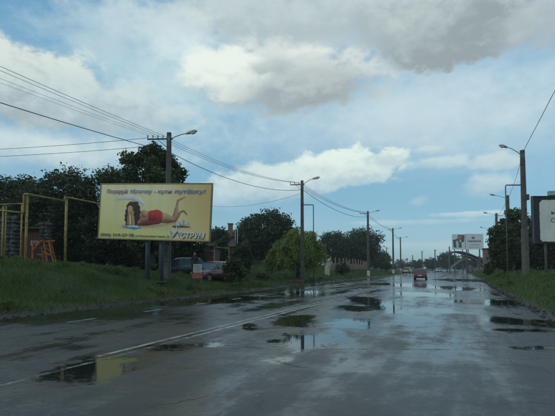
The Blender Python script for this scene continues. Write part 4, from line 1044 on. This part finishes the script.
def shed():
    Y = 31.2; x0, x1 = px2x(18, Y), px2x(42, Y); cx = (x0 + x1) / 2; zb = gz(cx, Y) - .1; W = x1 - x0; H = zof(228, Y) - zb
    root = empty('wooden_shed', (cx, Y, zb), 0, 'dark red-brown plank shed between the two stone pillars', 'shed')
    MB().box((0, .6, H / 2), (W, 1.1, H)).build('wall', REDWOOD, root)
    n = int(W / .15); me = None
    for i in range(n):
        o = MB().box((0, 0, 0), (.14, .03, H * .98), bev=.006).build('plank', REDWOOD, root) if me is None else share('plank', me, root, (0, 0, 0))
        me = o.data; o.location = (-W / 2 + .08 + i * W / n, .035 - random.random() * .012, H / 2)
    MB().box((0, .5, H + .06), (W + .3, 1.6, .08), Matrix.Rotation(R(6), 4, 'X')).build('roof', simple('shed_roof', (.05, .04, .035), .7), root)
    wf = MB().box((.3, -.0, H * .62), (.62, .05, .34), bev=.01).build('window', simple('shed_window', (.35, .37, .37), .3), root)
    for k in range(5): MB().box((-.0 + k * .15, -.035, H * .62), (.03, .02, .34)).build('bar', REDWOOD, wf)
shed()
def trestle():
    Y = 27.6; x = px2x(43, Y); zb = gz(x, Y) - .06
    root = empty('timber_frame', (x, Y, zb), 0, 'orange timber frame of splayed legs and cross braces on the grass', 'frame')
    def pt_(px, py, dy=0): return (px2x(px, Y) - x, dy, zof(py, Y) - zb)
    def bar(name, a, b, th=.085):
        a, b = Vector(a), Vector(b); d = b - a; M = Matrix.Translation((a + b) / 2) @ d.to_track_quat('Z', 'Y').to_matrix().to_4x4()
        mb = MB(); mb._add(*_boxvf(th, th * .8, d.length), M); mb.build(name, ORANGE, root)
    bar('leg', pt_(32.6, 265), pt_(32.4, 243)); bar('leg', pt_(48, 265), pt_(43, 240)); bar('leg', pt_(54.2, 266), pt_(48.5, 241)); bar('leg', pt_(50.5, 265, .8), pt_(46.5, 242, .5))
    bar('leg', pt_(37, 264, .8), pt_(37, 243, .5))
    bar('brace', pt_(33, 251, -.1), pt_(42.5, 240, -.1)); bar('brace', pt_(34, 243, .3), pt_(50, 252, .3), .07); bar('brace', pt_(44.5, 252, -.1), pt_(52, 255.5, -.1), .06)
    bar('top_rail', pt_(32, 243.5, .1), pt_(50, 240.5, .1), .10); bar('top_rail', pt_(33, 242, .55), pt_(50, 240.2, .55), .09)
    bar('shelf', pt_(31, 254, .7), pt_(47, 254, .7), .08)
    for k in range(5): bar('slat', pt_(34 + 3.2 * k, 243 - .4 * k, .0), pt_(34 + 3.2 * k, 243 - .4 * k, .7), .10)
def _boxvf(x, y, z):
    x, y, z = x / 2, y / 2, z / 2
    return [(-x, -y, -z), (x, -y, -z), (x, y, -z), (-x, y, -z), (-x, -y, z), (x, -y, z), (x, y, z), (-x, y, z)], [(0, 3, 2, 1), (4, 5, 6, 7), (0, 1, 5, 4), (1, 2, 6, 5), (2, 3, 7, 6), (3, 0, 4, 7)]
trestle()

# ------------------------------------------------------------------ buildings
BRK = brickmat('red_brick', (.12, .045, .035), (.16, .06, .045), (.12, .10, .085))
BRB = brickmat('brown_brick', (.17, .10, .065), (.21, .13, .085), (.2, .18, .15))
ROOF = simple('slate_roof', (.055, .055, .055), .75, .25, 3); PLAS = simple('grey_plaster', (.055, .055, .055), .9, .2, 1.2)
WF = simple('white_frame', (.22, .22, .20), .5); WG = simple('window_glass', (.03, .04, .045), .08)
def window(root, x, y, z, w_, h, face=-1):
    f = MB()
    for c, s_ in (((x, y, z + h / 2), (w_ + .1, .08, .07)), ((x, y, z - h / 2), (w_ + .1, .08, .07)), ((x - w_ / 2, y, z), (.07, .08, h - .075)), ((x + w_ / 2, y, z), (.07, .08, h - .075)), ((x, y, z), (.05, .06, h - .075))): f.box(c, s_)
    fo = f.build('window', WF, root)
    MB().box((x, y + .03, z), (w_ - .08, .02, h - .08)).build('pane', WG, fo)
def garage():
    Y = 43; x0, x1 = px2x(176, Y), px2x(214.5, Y); cx = (x0 + x1) / 2; W = x1 - x0; zb = gz(cx, Y) - .2; H = zof(247, Y) - zb
    root = empty('brick_garage', (cx, Y, zb), 0, 'low red brick garage behind the parked cars under the billboard', 'garage')
    MB().box((0, 2, H / 2), (W, 4, H)).build('wall', BRK, root)
    MB().box((0, 1.9, H + .06), (W + .4, 4.4, .12), bev=.02).build('roof', ROOF, root)
    for k, z in enumerate((H - .35, H - .95)):
        for i in range(3): MB().box((-W / 2 + .9 + i * 1.15, -.03, z), (.85, .05, .10), bev=.01).build('ledge', simple('pale_ledge', (.36, .33, .30), .8), root)
    d = MB().box((W / 2 - .65, -.03, 1.0), (.9, .06, 2.0), bev=.01).build('door', simple('door_brown', (.09, .06, .045), .7), root)
    MB().box((W / 2 - .95, -.09, 1.05), (.04, .06, .14)).build('handle', STEEL, d)
    window(root, -W / 2 + .9, -.02, H - 1.55, .9, .7)
garage()
def house():
    Y = 60; x0, x1 = px2x(196, Y), px2x(234, Y); cx = (x0 + x1) / 2; W = x1 - x0; zb = gz(cx, Y) - .3; H = zof(246, Y) - zb; HR = zof(228, Y) - zb; D = 7
    root = empty('house', (cx, Y, zb), -.1, 'low house with a dark pitched roof and a brick chimney right of the billboard', 'house')
    MB().box((0, D / 2, H / 2), (W, D, H)).build('wall', simple('house_wall', (.06, .042, .032), .85, .2, 2), root)
    g = MB(); o_ = .35
    g._add([(-W / 2 - o_, -o_, H - .1), (W / 2 + o_, -o_, H - .1), (W / 2 + o_, D + o_, H - .1), (-W / 2 - o_, D + o_, H - .1), (-W / 2 + 1.2, D / 2, HR), (W / 2 - 1.0, D / 2, HR)],
           [(0, 1, 5, 4), (1, 2, 5), (2, 3, 4, 5), (3, 0, 4), (3, 2, 1, 0)])
    rf = g.build('roof', simple('roof_brown', (.06, .045, .035), .8, .3, 3), root)
    ct = zof(222, 58) - zb; cxx = px2x(228, Y) - cx
    MB().box((cxx, 1.6, (ct + H) / 2), (.56, .56, ct - H + .2)).build('chimney', BRB, rf)
    MB().box((cxx, 1.6, ct + .1), (.72, .72, .14), bev=.02).build('chimney_cap', CONCL, rf)
    for dx in (.75, 1.05):
        MB().tube([(cxx + dx, 1.2, H - .4), (cxx + dx, 1.2, ct - .55)], .045, 8).build('flue_pipe', LAMPC, rf, True)
    window(root, -.6, -.02, 1.9, 1.1, 1.1); window(root, 1.4, -.02, 1.9, .9, 1.1)
house()
def yard_wall():
    Y = 55; x0, x1 = px2x(232, Y), px2x(248, Y); zb = gz((x0 + x1) / 2, Y) - .2; zt = zof(250, Y); 
    root = empty('yard_wall', ((x0 + x1) / 2, Y, zb), -.05, 'plain grey yard wall between the chimney house and the round tree', 'wall')
    n = 3; w_ = (x1 - x0) / n; me = None
    for i in range(n):
        o = MB().box((0, 0, 0), (w_ - .03, .14, zt - zb), bev=.01).build('panel', PLAS, root) if me is None else share('panel', me, root, (0, 0, 0)); me = o.data
        o.location = (-(x1 - x0) / 2 + (i + .5) * w_, 0, (zt - zb) / 2)
    for i in range(n + 1): MB().box((-(x1 - x0) / 2 + i * w_, -.05, (zt - zb) / 2 + .05), (.18, .2, zt - zb + .1), bev=.015).build('post', PLAS, root)
yard_wall()
def brown_building():
    Y = 118; x0, x1 = px2x(484.5, Y), px2x(500, Y); cx = (x0 + x1) / 2; W = x1 - x0; zb = gz(cx, Y) - .3; H = zof(249, Y) - zb
    root = empty('brown_building', (cx, Y, zb), -A, 'small brown brick building at the end of the right verge', 'building')
    MB().box((0, 3, H / 2), (W, 6, H)).build('wall', BRB, root)
    MB().box((0, 3, H + .1), (W + .5, 6.5, .25), bev=.03).build('roof', ROOF, root)
    window(root, -1, -.02, 3.6, 1.0, 1.1); window(root, 1, -.02, 3.6, 1.0, 1.1); window(root, -1, -.02, 1.6, 1.0, 1.1)
    d = MB().box((1, -.03, 1.3), (.95, .08, 2.1)).build('door', simple('door_tan', (.25, .17, .10), .6), root)
brown_building()

# ------------------------------------------------------------------ concrete fence
def fence():
    TAN = simple('fence_concrete', (.23, .17, .125), .9, .2, 1.5, bump=.4, bscale=8, dirt=((.10, .08, .06), 1.0, .6)); TANP = simple('fence_post', (.27, .185, .12), .9, .25, 3)
    a = (px2x(331, 66), 66); b = (px2x(367.5, 96), 96)
    root = empty('concrete_fence', (a[0], a[1], gz(*a)), 0, 'tan concrete panel fence with uneven posts on the grassy bank', 'fence'); o = root.location
    L = math.hypot(b[0] - a[0], b[1] - a[1]); n = int(L / 2.5); ang = math.atan2(b[1] - a[1], b[0] - a[0]); me = mp = None; rr = random.Random(4)
    for i in range(n + 1):
        x = a[0] + (b[0] - a[0]) * i / n; y = a[1] + (b[1] - a[1]) * i / n; z = gz(x, y)
        hx = rr.choice([0, 0, .1, .9, .2, .7]) if i > 3 else .1
        p = MB().box((0, 0, .9), (.17, .17, 2.1), bev=.02).build('post', TANP, root) if mp is None else share('post', mp, root, (0, 0, 0)); mp = p.data
        p.location = (x - o.x, y - o.y, z - o.z - .1); p.rotation_euler = (rr.uniform(-.03, .03), rr.uniform(-.04, .04), ang); p.scale = (1, 1, 1 + hx * .5)
        if i < n:
            xm, ym = x + (b[0] - a[0]) / n / 2, y + (b[1] - a[1]) / n / 2
            for k in range(3):
                if k == 2 and rr.random() < .35: continue
                q = MB().box((0, 0, 0), (L / n - .2, .07, .50), bev=.012).build('panel', TAN, root) if me is None else share('panel', me, root, (0, 0, 0)); me = q.data
                q.location = (xm - o.x, ym - o.y, gz(xm, ym) - o.z + .3 + k * .515); q.rotation_euler = (0, rr.uniform(-.015, .015), ang)
fence()
def cabinet():
    Y = 58; x = px2x(327.3, Y); zb = gz(x, Y) - .05; H = zof(260.5, Y) - zb
    H = max(H, 1.0)
    root = empty('utility_cabinet', (x, Y, zb), -.2, 'small pale grey-green utility cabinet on the grassy slope right of the willow', 'cabinet')
    C_ = simple('cabinet_paint', (.34, .37, .28), .6, .15, 4)
    bd = MB().box((0, 0, H / 2), (.62, .4, H), bev=.02).build('body', C_, root)
    MB().box((0, -.21, H * .5), (.50, .02, H * .82), bev=.006).build('door', C_, root)
    MB().box((.18, -.23, H * .5), (.03, .03, .12)).build('handle', DSTEEL, root)
    MB().box((.1, 0, H + .12), (.55, .3, .22), Matrix.Rotation(R(-14), 4, 'Y'), bev=.02).build('cap', WHITEW, root)
cabinet()

# ------------------------------------------------------------------ gateway with two advertising boards
def gateway():
    Y = 150; o0 = -3.7
    cx = px2x(466, Y); root = empty('arched_gateway', (cx, Y, 0), 0, 'far arched canopy gateway with crossing curved ribs at the end of the road', 'gateway')
    DR = simple('canopy_dark', (.04, .045, .05), .6); LT = simple('canopy_white', (.12, .13, .135), .6, .1); GG = simple('gate_grey', (.16, .17, .17), .7)
    def band(pts, th, y0, y1, m, name):
        P = [(px2x(a, Y) - cx, zof(b, Y)) for a, b in pts]
        # smooth
        for _ in range(2):
            Q = [P[0]]
            for p, q in zip(P[:-1], P[1:]): Q += [(p[0] * .75 + q[0] * .25, p[1] * .75 + q[1] * .25), (p[0] * .25 + q[0] * .75, p[1] * .25 + q[1] * .75)]
            P = Q + [P[-1]]
        rs = [[(x, y0, z), (x, y1, z), (x, y1, z - th), (x, y0, z - th)] for x, z in P]
        MB().rings(rs).build(name, m, root)
    band([(449, 253.6), (453, 251.6), (458, 250.8), (466, 252), (474, 255), (482, 259), (489, 264)], .42, 0, 5, DR, 'canopy_roof')
    band([(465.5, 255.2), (470, 256), (475, 258.6), (480, 262.3), (484, 266)], .34, -.2, 3.0, LT, 'white_rib')
    band([(450, 268.6), (454, 265.4), (459, 261.6), (463, 259.3), (467, 257)], .28, -.3, 2.0, LT, 'white_rib')
    for px, ty in ((450.3, 253.6), (463.5, 253), (478.8, 258), (488, 264)):
        x = px2x(px, Y) - cx; z = zof(ty, Y); MB().box((x, 1, z / 2 - .1), (.32, .32, z), bev=.04).build('post', GG, root)
    MB().box((px2x(462, Y) - cx, 2.6, zof(256.5, Y)), (8, .2, .22)).build('tie_beam', DR, root)
    # boards on their own stand
    Yb = 152; b1 = empty('advertising_board', (px2x(459, Yb), Yb, 0), 0, 'left of the two far advertising boards, with a dark and orange picture', 'advertising board')
    b2 = empty('advertising_board', (px2x(474.4, Yb), Yb, 0), 0, 'right of the two far advertising boards, white with dark lettering and round emblem', 'advertising board')
    def bd(b, px0, px1, y0, y1):
        w_ = (px1 - px0) / F_ * Yb; z1, z0 = zof(y0, Yb), zof(y1, Yb)
        PN = simple('far_board_white', (.66, .70, .68), .5, .05)
        MB().box((0, 0, (z0 + z1) / 2), (w_, .25, z1 - z0), bev=.02).build('panel', PN, b)
        for sx in (-.3, .3): MB().tube([(sx * w_, .3, 0), (sx * w_, .3, z0 + .6)], .16, 8).build('post', GG, b, True)
        return w_, z0, z1
    w_, z0, z1 = bd(b1, 452.7, 466.0, 234.2, 249.5); zc = (z0 + z1) / 2
    def pp(b, name, pts, col, y):
        MB().prism([(x * w_ / 2, zc + z * (z1 - z0) / 2) for x, z in pts], y - .008, y).build(name, simple('far_' + name, col, .6), b)
    pp(b1, 'picture_dark', [(-.8, -.75), (-.9, .25), (-.2, .35), (-.1, .9), (.85, .9), (.8, .0), (.35, -.1), (.45, -.75)], (.07, .09, .11), -.127)
    pp(b1, 'picture_orange', [(-.4, .35), (.0, .75), (.5, .82), (.45, .55), (.1, .35)], (.42, .20, .12), -.137)
    pp(b1, 'picture_pale', [(-.35, -.8), (-.5, .0), (-.25, .2), (.0, -.2), (-.05, -.7)], (.55, .58, .58), -.147)
    pp(b1, 'picture_pale', [(.15, -.1), (.05, .2), (.3, .35), (.4, .05)], (.50, .42, .38), -.147)
    w_, z0, z1 = bd(b2, 466.1, 484.5, 233.8, 249.4); zc = (z0 + z1) / 2
    DK = simple('far_print_dark', (.05, .07, .09), .6)
    MB().lathe([(.50, 0), (.50, .02)], 20, Matrix.Translation((-.35, -.13, zc + 1.35)) @ Matrix.Rotation(R(90), 4, 'X')).build('emblem_ring', DK, b2)
    MB().lathe([(.30, 0), (.30, .02)], 16, Matrix.Translation((-.35, -.155, zc + 1.42)) @ Matrix.Rotation(R(90), 4, 'X')).build('emblem_centre', simple('far_board_white', (1, 1, 1)), b2)
    MB().prism([(-.65, zc + 1.25), (-.35, zc + 1.0), (-.05, zc + 1.25), (-.05, zc + 1.45), (-.35, zc + 1.25), (-.65, zc + 1.45)], -.19, -.18).build('emblem_crown', DK, b2)
    text_mesh('lettering', 'Львовское', .95, DK, b2, Matrix.Translation((0, -.135, zc - .15)), .03, width=w_ * .74, align='CENTER').location.x = 0
    text_mesh('lettering', 'светлое', .62, simple('far_print_gold', (.28, .30, .20), .6), b2, Matrix.Translation((0, -.135, zc - 1.25)), .015, width=w_ * .5, align='CENTER')
    MB().box((0, -.135, zc - 1.85), (w_ * .62, .012, .12)).build('printed_line', simple('far_print_gold', (1, 1, 1)), b2)
gateway()

# ------------------------------------------------------------------ cars
def car(x, y, heading, col, label, kind='hatch', name='car', sz=1.0, roofbox=None, z=None, cat='car', group=None):
    """heading: direction the nose points, radians from +Y clockwise. Built along +Y, origin on the ground."""
    zb = (max(0, gz(x, y)) if z is None else z)
    root = empty(name, (x, y, zb), -heading, label, cat, group); root.scale = (sz,) * 3
    PT = simple('paint_%d_%d_%d' % tuple(int(c * 999) for c in col), col, .28, .06, 3, coat=.6, dirt=((.06, .055, .05), 2, .35))
    # stations along y: (y, half width, bottom, belt)
    L = {'hatch': [(-1.92, .56, .42, .62), (-1.88, .70, .30, .80), (-1.70, .79, .24, .90), (-1.2, .82, .22, .92), (0, .83, .22, .90), (.8, .82, .22, .86), (1.3, .80, .24, .80), (1.7, .74, .28, .72), (1.92, .62, .34, .60), (1.97, .50, .42, .54)],
         'van': [(-2.15, .66, .42, .75), (-2.12, .80, .32, 1.00), (-1.9, .88, .28, 1.08), (-1, .9, .26, 1.08), (0, .9, .26, 1.06), (1.2, .9, .26, 1.02), (1.75, .86, .28, .95), (2.1, .78, .32, .80), (2.2, .60, .42, .66)]}[kind]
    rs = []
    for (yy, hw, b, t) in L:
        m_ = b + (t - b) * .55
        rs.append([(-hw * .86, yy, b), (-hw, yy, b + .12), (-hw * 1.02, yy, m_), (-hw * .97, yy, t - .05), (-hw * .88, yy, t), (0, yy, t + .03), (hw * .88, yy, t), (hw * .97, yy, t - .05), (hw * 1.02, yy, m_), (hw, yy, b + .12), (hw * .86, yy, b)])
    body = MB().rings(rs).build('body', PT, root, smooth=True)
    if kind == 'hatch': gh = [(-1.80, .86, .70), (-1.42, 1.36, .60), (-.9, 1.42, .60), (.1, 1.41, .60), (.45, 1.33, .60), (1.15, .84, .70)]
    else: gh = [(-2.08, 1.02, .82), (-1.95, 1.86, .74), (-1.2, 1.95, .74), (.3, 1.95, .74), (.75, 1.82, .72), (1.55, 1.0, .80)]
    belt = L[3][3] - .02
    rs = [[(-max(h * 1.0, .1) if False else -(.80 if kind == 'hatch' else .87), yy, belt - .04)] * 0 for yy, t, h in gh]
    rs = []
    bw = .77 if kind == 'hatch' else .85
    for yy, t, h in gh:
        rs.append([(-bw, yy, min(belt, t) - .05), (-(h + (bw - h) * .1), yy, max(t - .05, belt - .04)), (-h * .85, yy, t), (h * .85, yy, t), ((h + (bw - h) * .1), yy, max(t - .05, belt - .04)), (bw, yy, min(belt, t) - .05)])
    MB().rings(rs).build('windows', GLASS, root)
    # roof skin and pillars
    rp = gh[1:5]; rr = []
    for i, (yy, t, h) in enumerate(rp): rr.append([(-h * .93, yy, t - .03), (-h * .8, yy, t + .022), (0, yy, t + .04), (h * .8, yy, t + .022), (h * .93, yy, t - .03)])
    MB().rings(rr).build('roof', PT, root, smooth=True)
    pm = MB()
    for sx in (-1, 1):
        for (a, b) in ((gh[0], gh[1]), (gh[5], gh[4])):
            pm.tube([(sx * (bw - .02), a[0], belt - .02), (sx * b[2] * .97, b[0], b[1] - .03)], .035, 6)
        pm.tube([(sx * (bw + .0), -.25, belt - .02), (sx * (gh[2][2] * 1.0 + .02), -.25, gh[2][1] - .04)], .03, 6)
    pm.build('pillars', PT, root)
    zf, yb, yf = L[1][3], L[0][0], L[-1][0]
    wid = L[3][1]
    for sx in (-1, 1):
        MB().box((sx * wid * .80, yb + .06, zf - .10), (.20, .10, .24), bev=.03).build('taillight', TAILL, root)
        MB().box((sx * wid * .62, yf - .17, .58 if kind == 'hatch' else .72), (.32, .14, .15), bev=.04).build('headlight', HEADL, root)
        MB().box((sx * (wid + .10), .72, belt + .08), (.16, .09, .12), bev=.03).build('wing_mirror', PT, root)
    MB().box((0, yb + .02, .42), (wid * 1.9, .16, .20), bev=.05).build('bumper', CHROME, root)
    MB().box((0, yf - .04, .38), (wid * 1.7, .16, .20), bev=.05).build('bumper', CHROME, root)
    MB().box((0, yb - .055, .58), (.50, .02, .12)).build('number_plate', PLATE, root)
    MB().box((0, yf + .045, .40), (.50, .02, .12)).build('number_plate', PLATE, root)
    r = .30
    for sx in (-1, 1):
        for yy in (L[2][0] + .50, L[-3][0] - .12):
            M = Matrix.Translation((sx * (wid - .10), yy, r)) @ Matrix.Rotation(R(90), 4, 'Y')
            wh = MB(M).lathe([(r * .62, -.10), (r * .96, -.10), (r, -.06), (r, .06), (r * .96, .10), (r * .62, .10)], 18).build('wheel', RUBBER, root, smooth=False)
            MB(M).lathe([(r * .60, -.112 if sx < 0 else .06), (r * .62, -.06 if sx < 0 else .112)], 14).build('rim', RIM, wh)
    return root
RD = A       # heading of the road
car(px2x(420.2, 58), 58, RD - .04, (.13, .018, .018), 'dark red hatchback driving away on the road ahead', z=0, sz=.93)
car(px2x(407.5, 100), 100, RD + .1, (.40, .29, .04), 'yellow car standing on the left verge beyond the red car', z=.15)
car(px2x(438.5, 160), 160, RD + math.pi - .2, (.45, .47, .48), 'small far white car beyond the red car', z=0)
car(px2x(470, 140), 140, RD, (.025, .027, .03), 'dark van far ahead under the arched gateway', kind='van', name='van', z=0, cat='van')
car(px2x(214.5, 33), 33, RD + math.pi - .35 + .5, (.12, .014, .013), 'parked red car with pale bumper and blue-tinted glass beside the white sign')
car(px2x(181, 35), 35, RD + math.pi + 1.0, (.03, .033, .038), 'dark car parked behind the lamp pole under the billboard')

# pale front grille and windscreen reflector of the parked red car sit on it as parts
def parked_extras():
    r = next(o for o in bpy.data.objects if o.get('label', '').startswith('parked red car'))
    MB().box((0, 1.99, .52), (.8, .04, .16), bev=.02).build('grille', simple('grille_pale', (.4, .42, .43), .4), r)
parked_extras()

# ------------------------------------------------------------------ yard sign and person
def yard_sign():
    Y = 27; x = px2x(197.6, Y); zb = gz(x, Y) - .05; zt = zof(264.2, Y)
    H = zt - zb; w_ = .50
    root = empty('yard_sign', (x, Y, zb), .1, 'small white notice panel over a red lower panel, standing in the grass', 'sign')
    MB().box((0, 0, H - .25), (w_, .04, .50), bev=.008).build('white_panel', simple('notice_white', (.60, .62, .60), .5, .05), root)
    MB().box((-.01, 0, H - .68), (w_ + .08, .05, .32), bev=.008).build('red_panel', simple('notice_red', (.40, .12, .085), .6, .15), root)
    for sx in (-1, 1): MB().box((sx * .22, .05, H / 2), (.05, .05, H), bev=.006).build('leg', simple('sign_leg', (.25, .09, .07), .7), root)
    for k in range(4): MB().box((0, -.025, H - .1 - .1 * k), (w_ * (.7 - .1 * (k % 2)), .006, .02)).build('printed_line', simple('print_dark', (.1, .1, .1)), root)
yard_sign()
def person():
    Y = 30.2; x = px2x(194.6, Y); zt = zof(254.6, Y); Hh = 1.72; zb = zt - Hh; zb = gz(x, Y)
    root = empty('person', (x, Y, zb), .3, 'person in dark clothes standing behind the white notice panel', 'person')
    CL = simple('dark_cloth', (.02, .02, .024), .9); SKN = simple('skin', (.30, .17, .11), .6); HR = simple('hair', (.02, .015, .012), .7)
    V = [(0, 0, .94), (0, 0, 1.12), (0, .01, 1.34), (0, .02, 1.46), (0, .0, 1.54), (0, -.01, 1.62), (0, -.01, 1.70),
         (.10, 0, .88), (.11, -.02, .50), (.12, .03, .09), (.13, -.10, .04), (-.10, 0, .88), (-.11, -.01, .50), (-.12, .03, .09), (-.13, -.10, .04),
         (.18, .01, 1.42), (.23, .02, 1.14), (.22, -.08, .90), (-.18, .01, 1.42), (-.24, .01, 1.14), (-.21, -.10, .92)]
    E_ = [(0, 1), (1, 2), (2, 3), (3, 4), (4, 5), (5, 6), (0, 7), (7, 8), (8, 9), (9, 10), (0, 11), (11, 12), (12, 13), (13, 14), (3, 15), (15, 16), (16, 17), (3, 18), (18, 19), (19, 20)]
    Rd = [.15, .14, .16, .12, .055, .095, .08, .10, .065, .045, .04, .10, .065, .045, .04, .06, .045, .032, .06, .045, .032]
    for (hx, hy, hz, sgn, w0) in ((.22, -.08, .90, 1, 17), (-.21, -.10, .92, -1, 20)):
        V.append((hx, hy - .02, hz - .07)); Rd.append(.030); pi = len(V) - 1; E_.append((w0, pi))
        for k in range(4):
            dy = (k - 1.5) * .020; ln = (.060, .072, .068, .052)[k]
            V.append((hx - sgn * .008, hy - .02 + dy, hz - .07 - ln * .55)); Rd.append(.009); E_.append((pi, len(V) - 1))
            V.append((hx - sgn * .022, hy - .02 + dy, hz - .07 - ln)); Rd.append(.008); E_.append((len(V) - 2, len(V) - 1))
        V.append((hx - sgn * .01, hy - .065, hz - .08)); Rd.append(.011); E_.append((pi, len(V) - 1))
    me = bpy.data.meshes.new('body'); me.from_pydata(V, E_, []); ob = bpy.data.objects.new('body', me); COL.objects.link(ob); ob.parent = root
    sk = ob.modifiers.new('Skin', 'SKIN'); 
    if not me.skin_vertices: 
        lay = me.attributes
    for i, sv_ in enumerate(me.skin_vertices[0].data): sv_.radius = (Rd[i], Rd[i] * (.72 if i in (1, 2, 3, 0) else 1)); sv_.use_root = (i == 0)
    ob.modifiers.new('Sub', 'SUBSURF').levels = 1
    me.materials.append(CL)
    fa = MB(); fa.lathe([(.01, -.11), (.06, -.10), (.082, -.03), (.085, .04), (.06, .10), (.01, .12)], 10, Matrix.Translation((0, -.025, 1.645))); fa.box((0, -.115, 1.64), (.022, .03, .04), bev=.006); fa.build('face', SKN, root, True)
    MB().lathe([(.088, -.03), (.10, .03), (.085, .09), (.04, .125), (.01, .13)], 12, Matrix.Translation((0, .0, 1.65))).build('hair', HR, root, True)
person()

# ------------------------------------------------------------------ damp air
def haze():
    x0, x1, y0, y1, z0, z1 = -1000, 1500, -480, 1850, -1.5, 19.0
    mb = MB(); mb.box(((x0 + x1) / 2, (y0 + y1) / 2, (z0 + z1) / 2), (x1 - x0, y1 - y0, z1 - z0))
    m = bpy.data.materials.new('damp_air'); m.use_nodes = True; w = NT(m.node_tree); o = w.new('ShaderNodeOutputMaterial')
    v = w.new('ShaderNodeVolumePrincipled'); v.inputs['Color'].default_value = (.86, .93, .97, 1); v.inputs['Density'].default_value = HAZE; v.inputs['Anisotropy'].default_value = .2
    w.l.new(v.outputs[0], o.inputs['Volume']); h = mb.build('haze', m); h['kind'] = 'stuff'
HAZE = .00055
if HAZE: haze()

SC.render.filter_size = 1.9
SC.render.engine = 'CYCLES'
SC.cycles.max_bounces = 6; SC.cycles.transparent_max_bounces = 8
